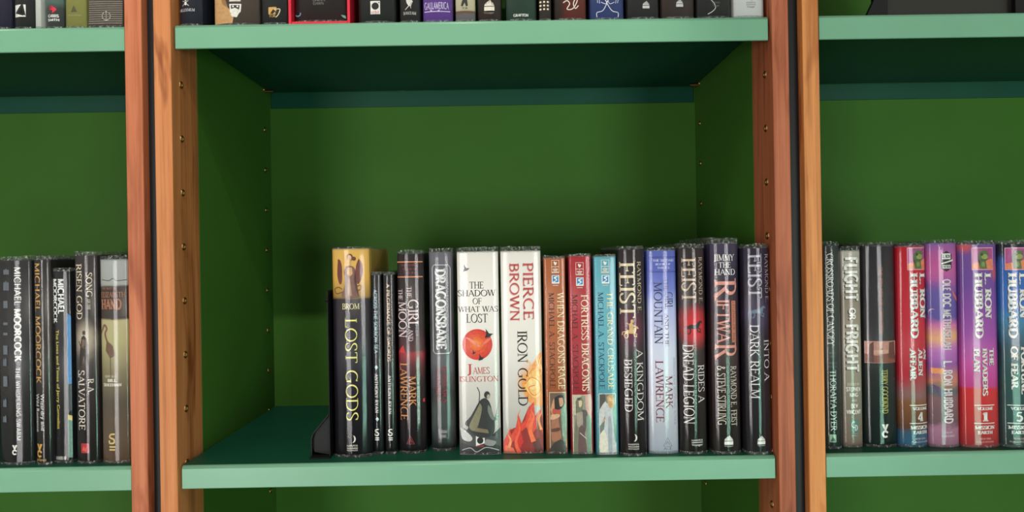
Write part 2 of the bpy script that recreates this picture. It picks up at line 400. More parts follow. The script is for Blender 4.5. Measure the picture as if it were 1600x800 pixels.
g('Q', .94, [('A', arcp(.46, .5, .4, .49, 90, 450, 26)), ('K', [(.44, .1), (.9, -.2)])])
g('R', .74, [('K', [(.14, 0), (.14, 1)]), ('A', [(.12, .98), (.32, .98)]+arcp(.32, .735, .23, .245, 90, -90)+[(.12, .49)]), ('K', [(.32, .5), (.7, 0)])], [(.14, 0), (.1, 1), (.7, 0)])
g('S', .6, [('A', cat([(.5, .84), (.42, .95), (.28, .985), (.12, .91), (.08, .76), (.16, .62), (.31, .51), (.46, .39), (.52, .24), (.46, .08), (.28, .015), (.13, .06), (.06, .18)]))], (), [(.5, .86, 0), (.06, .16, 0)])
g('T', .72, [('K', [(.36, 0), (.36, 1)]), ('N', [(.03, .975), (.69, .975)])], [(.36, 0)], [(.03, .98, -1), (.69, .98, -1)])
g('U', .82, [('K', [(.14, 1), (.14, .3)]), ('A', arcp(.41, .3, .27, .285, 180, 360, 12)), ('N', [(.68, .3), (.68, 1)])], [(.14, 1), (.68, 1)])
g('V', .76, [('K', [(.06, 1), (.38, .02)]), ('N', [(.38, .02), (.7, 1)])], [(.06, 1), (.7, 1)])
g('W', 1.08, [('K', [(.06, 1), (.32, .02)]), ('N', [(.32, .02), (.54, 1)]), ('K', [(.54, 1), (.78, .02)]), ('N', [(.78, .02), (1.02, 1)])], [(.06, 1), (.54, 1), (1.02, 1)])
g('X', .76, [('K', [(.08, 1), (.68, 0)]), ('N', [(.08, 0), (.66, 1)])], [(.08, 1), (.68, 0), (.08, 0), (.66, 1)])
g('Y', .74, [('K', [(.06, 1), (.37, .46)]), ('N', [(.37, .46), (.68, 1)]), ('K', [(.37, .48), (.37, 0)])], [(.06, 1), (.68, 1), (.37, 0)])
g('Z', .66, [('N', [(.08, .975), (.6, .975)]), ('K', [(.58, .97), (.08, .03)]), ('N', [(.06, .025), (.6, .025)])], (), [(.08, .98, -1), (.6, .02, 1)])
g('1', .42, [('K', [(.24, 0), (.24, 1)]), ('N', [(.06, .8), (.24, .97)])], [(.24, 0)])
g('4', .66, [('N', [(.44, 1), (.04, .28)]), ('N', [(.04, .28), (.64, .28)]), ('K', [(.46, 1), (.46, 0)])], [(.46, 0)])
g('5', .6, [('N', [(.14, .975), (.54, .975)]), ('N', [(.15, .97), (.12, .56)]), ('A', cat([(.12, .56), (.28, .62), (.46, .54), (.53, .34), (.46, .12), (.28, .02), (.08, .1)]))])
g('&', .84, [('A', cat([(.8, .02), (.56, .28), (.3, .62), (.2, .8), (.3, .97), (.45, .9), (.44, .75), (.25, .58), (.07, .34), (.09, .12), (.26, .015), (.48, .08), (.64, .28), (.72, .46)]))])
g('.', .36, [('K', [(.2, 0), (.2, .13)])])
g(',', .26, [('K', [(.15, .1), (.1, -.14)])])
g("'", .22, [('K', [(.11, .78), (.11, 1)])])
g('-', .44, [('N', [(.06, .42), (.38, .42)])])
g(' ', .36, [])
STY = {  # thick, thin, serif reach, serif thickness, letter gap
    'serif': (.14, .065, .08, .05, .03), 'fine': (.105, .05, .08, .04, .05), 'slab': (.25, .13, .07, .13, .03),
    'sans': (.12, .105, 0, 0, .04), 'bold': (.25, .2, 0, 0, .05), 'flare': (.15, .1, .03, .06, .06)}
def ribbon(polys, pts, ws):
    n = len(pts); L = []
    closed = n > 3 and abs(pts[0][0]-pts[-1][0])+abs(pts[0][1]-pts[-1][1]) < 1e-6
    for i in range(n):
        a = pts[i-1] if i else (pts[-2] if closed else pts[0]); b = pts[i+1] if i < n-1 else (pts[1] if closed else pts[-1])
        dx, dy = b[0]-a[0], b[1]-a[1]; l = math.hypot(dx, dy) or 1
        nx, ny = -dy/l, dx/l; h = ws[i]/2
        L.append(((pts[i][0]+nx*h, pts[i][1]+ny*h), (pts[i][0]-nx*h, pts[i][1]-ny*h)))
    for i in range(n-1): polys.append([L[i][0], L[i+1][0], L[i+1][1], L[i][1]])
def glyph_polys(s, style):
    t, nn, sr, sth, gap = STY[style]; polys = []; x = 0
    for ch in s:
        w, strokes, feet, ticks = G[ch]; P = []
        for kind, pts in strokes:
            if kind == 'A':
                ws = []
                for i in range(len(pts)):
                    a = pts[max(0, i-1)]; b = pts[min(len(pts)-1, i+1)]
                    th = math.atan2(b[1]-a[1], b[0]-a[0])
                    ws.append(nn+(t-nn)*abs(math.sin(th+math.radians(18)))**1.3)
                ribbon(P, pts, ws)
            else:
                ribbon(P, pts, [t if kind == 'K' else nn]*len(pts))
        if sr:
            for (fx, fy) in feet:
                hx = t*.5+sr; y0, y1 = (fy, fy+sth) if fy < .5 else (fy-sth, fy)
                P.append([(fx-hx, y0), (fx+hx, y0), (fx+hx, y1), (fx-hx, y1)])
            for (fx, fy, d) in ticks:
                e = .15; y0 = fy-e if d < 0 else (fy if d > 0 else fy-e*.6); y1 = fy+e if d > 0 else (fy if d < 0 else fy+e*.6)
                P.append([(fx-sth*.6, y0), (fx+sth*.6, y0), (fx+sth*.6, y1), (fx-sth*.6, y1)])
        polys += [[(px+x, py) for px, py in q] for q in P]
        x += w+gap
    return polys
def font_polys(s):
    cu = bpy.data.curves.new('lettering', 'FONT'); cu.body = s; cu.resolution_u = 2
    o = bpy.data.objects.new('lettering', cu); COL.objects.link(o)
    bpy.context.view_layer.update()
    me = bpy.data.meshes.new_from_object(o.evaluated_get(bpy.context.evaluated_depsgraph_get()))
    P = [[(me.vertices[i].co.x, me.vertices[i].co.y) for i in p.vertices] for p in me.polygons]
    bpy.data.objects.remove(o); bpy.data.curves.remove(cu); bpy.data.meshes.remove(me)
    return P

# ------------------------------------------------------------------ books
class Book:
    def __init__(s, label, px, shelfz, jacket, kind='hard', depth=.155, bulge=.004, film=.004, group=None, rough=.42, Y=None, film_on=True, amp=0, nscale=40, spots=(), vs=1.0, cat='book', wshrink=.0006, zbase=None):
        xlt, xrt, yt, xlb, xrb, yb = px
        if Y is None:
            Y = .02
            for _ in range(8):
                z = at((xlb+xrb)/2, yb, Y)[1]; Y = (Y+DIST)*(shelfz-CZ)/(z-CZ)-DIST
            Y = min(max(Y, .0085), .06)
        s.Y = Y
        xl = (at(xlt, yt, Y)[0]+at(xlb, yb, Y)[0])/2; xr = (at(xrt, yt, Y)[0]+at(xrb, yb, Y)[0])/2
        zt = at((xlt+xrt)/2, yt, Y)[1]
        for lo, hi_ in ((XLL, XLR), (XL, XR), (XRL, XRR)):
            if lo-.01 < (xl+xr)/2 < hi_+.01: xl, xr = max(xl, lo+.0022), min(xr, hi_-.0022)
        s.xc = (xl+xr)/2; s.z0 = shelfz+.0002
        s.H = zt-s.z0; s.h = s.H-film; fo = .0005 if film_on else 0
        s.fw = (xr-xl)/2-wshrink; s.hw = s.fw-fo; s.b = bulge; s.depth = depth
        s.root = empty('book', (s.xc, Y, s.z0), label, cat, group)
        jm = jacket_mat(jacket, s.h, amp, nscale, [(*s.loc(a, b), c*.0007, d*.0007, e) for a, b, c, d, e in spots], vs, rough)
        tb = .0028 if kind == 'hard' else .0006
        n = 12
        outer = [(-s.hw+2*s.hw*i/n, s.yy(-s.hw+2*s.hw*i/n)) for i in range(n+1)]
        hi = s.hw-tb
        inner = [(-hi+2*hi*i/n, s.yy(-hi+2*hi*i/n)+tb) for i in range(n+1)]
        prof = outer+[(s.hw, depth), (hi, depth)]+inner[::-1]+[(-hi, depth), (-s.hw, depth)]
        prism('jacket' if kind == 'hard' else 'cover', prof, 'z', 0, s.h, jm, s.root, n)
        q = .003 if kind == 'hard' else .0005
        box('page_block', -hi+.0002, hi-.0002, bulge+tb+.001, depth-q, q if kind == 'hard' else .0002, s.h-q, PAGES, s.root)
        if film_on:
            fd = depth*.9; nz = 10; vs_ = []; fs = []; sm = []
            cols = [(-s.fw, fd), (-s.fw, s.b+.012)]+[(-s.fw+2*s.fw*i/n, s.yy((-s.fw+2*s.fw*i/n)*s.hw/s.fw)-fo*(1.2 if 0 < i < n else .4)) for i in range(n+1)]+[(s.fw, s.b+.012), (s.fw, fd)]
            rnd = random.Random(int(abs(s.xc)*1e5)); nc = len(cols)
            zz = [0, .0032, .06, .1, .14, .18, s.h-.012, s.h-.0012, s.h+.0003, s.H]
            tilt = rnd.uniform(-.0006, .0006)
            for k, z in enumerate(zz):
                for i, (x, y) in enumerate(cols):
                    jx = jy = jz = 0
                    if k == len(zz)-1: jy = rnd.uniform(0, .0022); jz = rnd.uniform(-.0009, .0004)+tilt*x/s.fw; jx = -x*rnd.uniform(.0, .03)
                    elif k == 1: jy = rnd.uniform(-.0003, .0001)
                    elif k == len(zz)-2: jy = rnd.uniform(-.0002, .0002)
                    vs_.append((x+jx, y+jy, z+jz))
            for k in range(nz-1):
                for i in range(nc-1):
                    fs.append((k*nc+i, k*nc+i+1, (k+1)*nc+i+1, (k+1)*nc+i))
            cc = pyd('clear_cover', vs_, fs, [FILM, HEM], s.root, range(len(fs)))
            for i in list(range(nc-1))+list(range((nz-3)*(nc-1), len(fs))): cc.data.polygons[i].material_index = 1
        s.lay = 0
    def yy(s, x):
        u = min(12, max(0, (x/s.hw+1)*6)); i = min(11, int(u)); f = u-i       # same twelve facets as the spine
        q = lambda j: s.b*(j/6-1)**2
        return q(i)*(1-f)+q(i+1)*f
    def loc(s, px, py):
        x, z = at(px, py, s.Y); return x-s.xc, z-s.z0
    def emit(s, name, items, label=None, part=None):
        """items: list of (polygons in local x,z ; colour); each item one layer higher than the last"""
        bm = bmesh.new(); mats = []
        for k, (polys, c) in enumerate(items):
            mt = c if isinstance(c, bpy.types.Material) else ink(c)
            if mt not in mats: mats.append(mt)
            b2 = bmesh.new()
            for q in polys:
                q = [(max(-s.hw*.995, min(s.hw*.995, x)), max(.0003, min(s.h-.0002, z))) for x, z in q]
                ar = sum(q[i][0]*q[(i+1) % len(q)][1]-q[(i+1) % len(q)][0]*q[i][1] for i in range(len(q)))
                if abs(ar) < 1e-10: continue
                if ar < 0: q = q[::-1]
                try: b2.faces.new([b2.verts.new((x, 0, z)) for x, z in q])
                except ValueError: pass
            big = [f for f in b2.faces if len(f.verts) > 4]
            if big: bmesh.ops.triangulate(b2, faces=big)
            if s.b > .0006:
                N = 12
                for j in range(1, N):
                    xx = -s.hw+2*s.hw*j/N
                    bmesh.ops.bisect_plane(b2, geom=list(b2.verts)+list(b2.edges)+list(b2.faces), dist=1e-6, plane_co=(xx, 0, 0), plane_no=(1, 0, 0))
            lift = .00010+.00005*k+.00002*s.lay
            vm = {}
            for v in b2.verts: vm[v] = bm.verts.new((v.co.x, s.yy(v.co.x)-lift, v.co.z))
            for f in b2.faces:
                try:
                    nf = bm.faces.new([vm[v] for v in f.verts]); nf.material_index = mats.index(mt)
                except ValueError: pass
            b2.free()
        s.lay = (s.lay+1) % 3
        me = bpy.data.meshes.new(name); bm.to_mesh(me); bm.free()
        o = link(name, me, mats, s.root)
        if label: o['label'] = label
        return o
    def text_polys(s, t, x0, y0, x1, y1, rot, style):
        P = font_polys(t) if style == 'low' else glyph_polys(t, style)
        xs = [p[0] for q in P for p in q]; ys = [p[1] for q in P for p in q]
        a0, a1, b0, b1 = min(xs), max(xs), min(ys), max(ys)
        if style != 'low': b0, b1 = max(b0, -.02), min(b1, 1.02)
        cx, cz = s.loc((x0+x1)/2, (y0+y1)/2); k = (s.Y+DIST)/FOC
        w, h = (x1-x0)*k, (y1-y0)*k; out = []
        if rot == 'r': w = max(w-ROL*h, .7*w)          # the measured box also spans the tilt of the frame
        else: h = max(h-ROL*w, .8*h)
        for q in P:
            r = []
            for (px, py) in q:
                u = (px-a0)/(a1-a0)-.5; v = (py-b0)/(b1-b0)-.5
                r.append((cx+v*w, cz-u*h) if rot == 'r' else (cx+u*w, cz+v*h))
            out.append(r)
        return out
    def text(s, name, lines, color, style='serif', label=None, shadow=None):
        """lines: (string, x0, y0, x1, y1, 'r' down the spine | 'h' across)"""
        P = []
        for L in lines: P += s.text_polys(*L, L[6] if False else style) if len(L) == 6 else s.text_polys(*L)
        items = [(P, color)]
        if shadow:
            c, dx, dz = shadow; items.insert(0, ([[(x+dx, z+dz) for x, z in q] for q in P], c))
        return s.emit(name, items, label)
    def pic(s, name, items, label=None):
        """items in photograph pixels: ('p', pts, c) ('d', cx, cy, rx, ry, c) ('l', pts, width, c) ('r', x0, y0, x1, y1, c) ('f', x0, y0, x1, y1, w, c) ('t', text, x0, y0, x1, y1, rot, style, c)"""
        out = []; k = (s.Y+DIST)/FOC
        for it in items:
            c = it[-1]
            if it[0] == 'p': P = [[s.loc(*p) for p in it[1]]]
            elif it[0] == 'c': P = [[s.loc(*p) for p in cat(list(it[1])+[it[1][0]], 3)[:-1]]]     # smooth closed outline
            elif it[0] == 'd':
                cx, cz = s.loc(it[1], it[2]); P = [[(cx+it[3]*k*math.cos(2*math.pi*i/28), cz+it[4]*k*math.sin(2*math.pi*i/28)) for i in range(28)]]
            elif it[0] == 'l':
                P = []; pts = [s.loc(*p) for p in it[1]]; w = it[2]
                ws = [x*k for x in w] if isinstance(w, (list, tuple)) else [w*k]*len(pts); ribbon(P, pts, ws)
            elif it[0] in 'rf':
                (x0, z1), (x1, z0) = s.loc(it[1], it[2]), s.loc(it[3], it[4])
                if it[0] == 'r': P = [[(x0, z0), (x1, z0), (x1, z1), (x0, z1)]]
                else:
                    w = it[5]*k; P = []
                    for a in ((x0, z0, x1, z0+w), (x0, z1-w, x1, z1), (x0, z0+w, x0+w, z1-w), (x1-w, z0+w, x1, z1-w)):
                        P.append([(a[0], a[1]), (a[2], a[1]), (a[2], a[3]), (a[0], a[3])])
            elif it[0] == 't': P = s.text_polys(*it[1:8])
            out.append((P, c))
        return s.emit(name, out, label)
    def swirl(s, x, y, r, c):
        s.pic('publisher_mark', [('l', cat([(x+r*.6, y-r), (x-r*.3, y-r*.9), (x-r*.5, y-r*.3), (x+r*.4, y+r*.1), (x+r*.4, y+r*.8), (x-r*.5, y+r*.9), (x-r*.6, y+r*.3)], 4), r*.35, c), ('r', x-r*.6, y+r*1.5, x+r*.7, y+r*1.8, c), ('r', x-r*.6, y+r*2.1, x+r*.7, y+r*2.4, c)])
    def crescent(s, x, y, r, c, words=True):
        it = [('l', arcp(x-r*.2, y, r*.8, r, 80, -70, 10), [.2, r*.15, r*.28, r*.36, r*.4, r*.42, r*.4, r*.36, r*.28, r*.15, .2], c)]
        if words: it += [('t', 'HARPER', x-9, y+r+3, x+8, y+r+6.4, 'h', 'sans', c), ('r', x-9, y+r+8, x+8, y+r+8.6, c), ('t', 'VOYAGER', x-9, y+r+10, x+8, y+r+13, 'h', 'sans', c)]
        s.pic('publisher_mark', it)
    def flames(s, x, y, w, c, words=None):
        h = w*.9
        it = [('p', [(x-w/2, y+h*.05), (x-w*.42, y-h*.2), (x-w*.3, y-h*.05), (x-w*.18, y-h*.42), (x-w*.04, y-h*.12), (x+w*.08, y-h*.62), (x+w*.2, y-h*.15), (x+w*.32, y-h*.35), (x+w/2, y+h*.05)], c),
              ('r', x-w/2, y+h*.14, x+w/2, y+h*.55, c)]
        if words: it.append(('t', words, x-w/2, y+h*.65, x+w/2, y+h*.82, 'h', 'low', c))
        s.pic('publisher_mark', it)
    def vg(s, x, y, w, c):
        s.pic('publisher_mark', [('p', [(x-w/2, y-w*.55), (x-w*.1, y-w*.55), (x, y-w*.1), (x+w*.1, y-w*.55), (x+w/2, y-w*.55), (x+w*.1, y+w*.35), (x-w*.1, y+w*.35)], c),
             ('l', arcp(x, y+w*.85, w*.36, w*.4, 40, 340, 14), w*.28, c)])
    def triangle(s, x, y, w, c, word=None):
        it = [('l', [(x-w/2, y+w*.4), (x, y-w*.6), (x+w/2, y+w*.4), (x-w/2, y+w*.4)], w*.09, c), ('l', [(x-w*.2, y+w*.2), (x, y-w*.2), (x+w*.2, y+w*.2)], w*.09, c)]
        if word: it.append(('t', word, x-w/2, y+w*.5, x+w/2, y+w*.85, 'h', 'sans', c))
        s.pic('publisher_mark', it)
def bird(x, y, k, c):
    return ('p', [(x+k*a, y+k*b_) for a, b_ in ((-.9, -1.9), (-.35, -1.2), (.1, -.55), (.7, -.5), (1.35, -.4), (.8, -.1), (.5, .35), (-.1, .55), (-1.1, .75), (-.55, .25), (-.6, -.5), (-.75, -1.1))], c)
def horse(x, y, k, c, flip=1):
    f = lambda *p: [(x+flip*a*k, y+b*k) for a, b in p]
    return [('p', f((-1.0, -.1), (-.5, -.35), (.2, -.3), (.55, -.75), (.95, -.95), (1.25, -.6), (1.15, -.5), (.9, -.6), (.75, -.1), (.5, .25), (-.4, .25), (-.95, .3)), c),
            ('l', f((-.85, .1), (-1.15, .55), (-.9, 1.0)), .18*k, c), ('l', f((-.6, .15), (-.5, .65), (-.75, 1.05)), .18*k, c),
            ('l', f((.45, .1), (.95, .35), (.8, .75)), .16*k, c), ('l', f((.3, .15), (.55, .65), (1.0, .8)), .16*k, c), ('l', f((-.95, -.05), (-1.35, .0), (-1.45, .5)), .16*k, c)]
WHITE = (232, 230, 226)
GC = 'books on the lower middle shelf'; GL = 'books on the lower left shelf'; GR = 'books on the lower right shelf'
GT = 'books on the upper middle shelf'; GTL = 'books on the upper left shelf'

# ---- lower middle shelf, left to right
b = Book('thick black hardback with yellow winged-woman picture at its head, beside the black bookend', (515.5, 577, 385.5, 521, 581, 715), Z2T,
         [(0, (26, 24, 30)), (.5, (30, 26, 40)), (.757, (36, 30, 38)), (.768, (150, 118, 60)), (.86, (214, 168, 82)), (1, (222, 178, 96))], depth=.128, bulge=.006, group=GC, film=.0022)
b.pic('picture', [('c', [(527, 405), (531, 407), (534, 418), (534, 440), (530, 444), (526, 430)], (112, 52, 46)), ('c', [(560, 404), (565, 412), (566, 428), (560, 444), (556, 436), (556, 416)], (112, 52, 46)),
    ('l', cat([(536, 456), (525, 459), (522, 452), (528, 449), (534, 452)]), 1.4, (120, 78, 44)), ('l', cat([(555, 455), (563, 452), (563, 446), (558, 447)]), 1.6, (120, 70, 44)),
    ('c', [(541, 416), (551, 416), (556, 424), (553, 436), (557, 458), (561, 464), (534, 464), (538, 450), (539, 436), (537, 424)], (128, 92, 84)),
    ('p', [(543, 418), (550, 418), (551, 428), (547, 432), (542, 428)], (206, 160, 110)), ('p', [(544, 436), (547, 436), (550, 462), (543, 462)], (176, 142, 120)),
    ('d', 546.5, 402, 5, 5.5, (104, 58, 40)), ('d', 553, 404, 3, 3, (104, 58, 40)), ('d', 546, 403, 3.2, 4.5, (218, 172, 128)), ('r', 544.5, 407, 548, 414, (206, 160, 116))], label='winged woman on a golden ground')
b.text('author_name', [('BROM', 534, 474, 561.5, 483.5, 'h', 'serif')], (226, 216, 168))
b.text('title', [('LOST GODS', 538.5, 497, 560, 657, 'r', 'fine')], (238, 230, 134))
b.crescent(551, 686, 6, (226, 220, 210))

b = Book('slim black hardback with pale blue lettering, first of two short slim books', (577.5, 597, 424, 581.8, 599.5, 710), Z2T, [(0, (30, 31, 36)), (1, (38, 39, 44))], bulge=.002, group=GC, depth=.14, film=.003)
b.text('title', [('ACROSS THE SORROW SEA', 583, 452, 590.5, 552, 'r', 'flare')], (176, 208, 222))
b.text('author_name', [('ANTHONY RYAN', 585, 584, 591.5, 645, 'r', 'flare')], WHITE)
b.pic('ornament', [('p', [(588, 570.5), (591, 574), (588, 577.5), (585, 574)], (190, 215, 225))]); b.pic('ornament', [('p', [(589.5, 651.5), (592.5, 655), (589.5, 658.5), (586.5, 655)], (190, 215, 225))])
b.swirl(589, 676, 5, WHITE)
b = Book('slim black hardback with cream lettering, second of two short slim books', (597.5, 617, 424, 600.5, 619.5, 710), Z2T, [(0, (30, 30, 34)), (1, (40, 37, 40))], bulge=.002, group=GC, depth=.14, film=.003)
b.text('title', [('A PILGRIMAGE OF SWORDS', 603.5, 443, 610.5, 565, 'r', 'flare')], (236, 206, 176))
b.text('author_name', [('ANTHONY RYAN', 606, 586, 612, 647, 'r', 'flare')], WHITE)
b.swirl(610, 676, 5, WHITE)

b = Book('dark hardback with a red glow at mid-spine and orange lettering below', (618, 661.5, 390, 623, 665.5, 709), Z2T,
         [(0, (34, 28, 34)), (.36, (48, 30, 36)), (.44, (90, 34, 42)), (.5, (150, 44, 54)), (.515, (74, 34, 40)), (.62, (44, 32, 38)), (1, (40, 33, 36))], bulge=.0045, group=GC, amp=.03, nscale=30)
b.pic('ornament', [('r', 619.5, 408.6, 660.5, 409.8, (206, 130, 92)), ('r', 620, 432, 661, 433.2, (206, 130, 92)), ('t', 'THE THIRD', 626, 412.5, 653, 416, 'h', 'serif', (150, 66, 60)), ('t', 'BOOK OF', 629, 418.5, 652, 422, 'h', 'serif', (150, 66, 60)), ('t', 'THE ICE', 630, 424.5, 652, 428, 'h', 'serif', (150, 66, 60))])
b.pic('picture', [('p', [(621.5, 551), (626, 544), (630, 540), (633, 552)], (206, 52, 62))], label='red peak')
b.pic('ornament', [('d', 662, 626, 1.6, 3, (200, 46, 56))])
b.text('title', [('THE', 636, 448, 643, 465, 'r', 'serif'), ('GIRL', 637.5, 468, 654, 512, 'r', 'serif'), ('AND', 638.5, 514, 645.5, 533, 'r', 'serif'), ('THE', 621.5, 452, 628.5, 469, 'r', 'serif'), ('MOON', 621.5, 471, 635.5, 528, 'r', 'serif')], (228, 204, 208))
b.text('author_name', [('MARK', 638, 587, 650.5, 635.5, 'r', 'serif'), ('LAWRENCE', 624, 567, 637.5, 656.5, 'r', 'serif')], (212, 142, 84))
b.text('tagline', [('INTERNATIONAL BESTSELLING AUTHOR', 651, 559, 656, 663, 'r', 'serif')], (214, 200, 200))
b.triangle(641.5, 689, 12, (176, 50, 54))

b = Book('smoky grey hardback with a white title in a thin notched frame', (667.5, 710, 387.5, 673.5, 710.5, 705), Z2T,
         [(0, (52, 56, 56)), (.15, (92, 98, 98)), (.3, (62, 66, 68)), (.42, (96, 98, 104)), (.6, (72, 72, 80)), (.8, (84, 84, 92)), (1, (112, 112, 122))], bulge=.004, group=GC, amp=.35, nscale=28, film=.0045)
fr_ = [(677.5, 414), (700, 414), (703, 418), (704.5, 548), (702, 552), (680, 552.5), (677, 549), (675, 418), (677.5, 414)]
b.pic('title_frame', [('l', fr_, .9, (222, 222, 226))])
b.text('title', [('DRAGONSBANE', 679.8, 419.5, 697.5, 546.5, 'r', 'slab')], (238, 238, 240))
b.text('author_name', [('BARBARA', 691, 572, 699.5, 631, 'r', 'serif'), ('HAMBLY', 680.5, 576, 689.5, 630, 'r', 'serif')], (150, 40, 48))
b.pic('publisher_mark', [('r', 684, 670, 700, 685.5, (58, 60, 64)), ('t', 'GRIM', 686, 672, 698.5, 677, 'h', 'bold', (150, 150, 152)), ('t', 'OAK', 687, 679, 697.5, 684, 'h', 'bold', (150, 150, 152))])

b = Book('thick white hardback with a red sun and black birds above a cloaked archer', (710.5, 779, 385.5, 718.5, 784.5, 711), Z2T, [(0, (224, 219, 214)), (1, (230, 226, 222))], bulge=.0025, group=GC, film=.0055)
D0 = (34, 36, 40)
b.text('title', [('THE', 733.5, 440, 755.5, 451, 'h', 'serif'), ('SHADOW', 715, 452.5, 775, 463.5, 'h', 'serif'), ('OF', 738.5, 465.5, 752.5, 475.5, 'h', 'serif'), ('WHAT WAS', 715, 478, 778, 488, 'h', 'serif'), ('LOST', 728, 490, 762, 504.5, 'h', 'serif')], (30, 33, 40))
b.pic('sun_picture', [('d', 745.8, 538.3, 23.6, 24.2, (214, 58, 44)), ('d', 745.4, 538, 20, 20.5, (220, 68, 48)), ('d', 745, 537.5, 15.5, 15.5, (228, 86, 50)), ('d', 744.8, 537, 11, 10.5, (234, 106, 54)), ('d', 744.5, 536.5, 7, 6.4, (240, 130, 60)), ('d', 744.3, 536, 3.6, 3.2, (246, 156, 70)), ('c', [(727, 527), (737, 530), (751, 541), (743, 540)], (240, 140, 116)), ('c', [(750, 542), (759, 531), (768, 528), (760, 536)], (236, 120, 92)),
    ], label='red sun')
for q in ((763.5, 524, 5.5), (740.7, 551.5, 2.6), (752, 560.5, 4), (728, 421, 4)): b.lay = 2; b.pic('bird', [bird(*q, D0)]*6)
b.text('author_name', [('J', 730, 569, 738, 585, 'h', 'serif'), ('AMES', 738.5, 573.5, 765, 584.5, 'h', 'serif'), ('ISLINGTON', 717.5, 587.5, 779, 597, 'h', 'serif')], (192, 56, 52))
b.pic('archer_picture', [('c', [(718.5, 672), (726, 670), (736, 677), (746, 680), (760, 676), (772, 682), (784, 668), (784.5, 709), (718.5, 709)], (66, 68, 70)),
    ('c', [(719, 668), (728, 674), (738, 684), (734, 690), (722, 686)], (206, 206, 204)), ('c', [(720, 692), (742, 698), (760, 692), (783, 698), (784, 709), (719, 709)], (36, 38, 42)), ('c', [(760, 686), (775, 690), (770, 697), (757, 694)], (140, 142, 142)), ('l', cat([(722, 704), (735, 700), (745, 706), (760, 699), (780, 704)]), 1.3, (176, 176, 174)),
    ('l', cat([(745.5, 605), (749, 613), (749, 623), (748, 632)]), 1.3, (58, 58, 60)),
    ('c', [(752, 624), (758, 622), (765, 629), (770, 648), (773, 662), (770, 680), (752, 684), (738, 678), (730, 672), (733, 668), (726, 662), (736, 650), (747, 630)], (44, 46, 48)),
    ('c', [(750, 630), (753, 640), (744, 672), (733, 668), (739, 652)], (132, 128, 100)), ('c', [(763, 632), (768, 640), (772, 652), (778, 652), (776, 657), (768, 655), (762, 642)], (120, 122, 118)), ('d', 777, 652, 2.4, 2, (126, 178, 160)),
    ('d', 761, 617, 4.6, 5.6, (42, 40, 40)), ('d', 763, 619.5, 2.4, 3.4, (176, 160, 142)), ('l', [(782, 620), (767, 684)], 1.1, (66, 84, 80)), ('p', [(744, 668), (762, 671), (764, 677), (742, 674)], (122, 108, 84))], label='cloaked archer on rocks')
b.pic('publisher_mark', [('r', 743.5, 681, 757.5, 699.5, (232, 230, 228)), ('d', 750.3, 688.3, 5, 5.2, (26, 26, 28)), ('d', 755, 683.6, .9, .9, (26, 26, 28)), ('t', 'orbit', 745, 694, 756, 698.5, 'h', 'low', (190, 60, 60))])

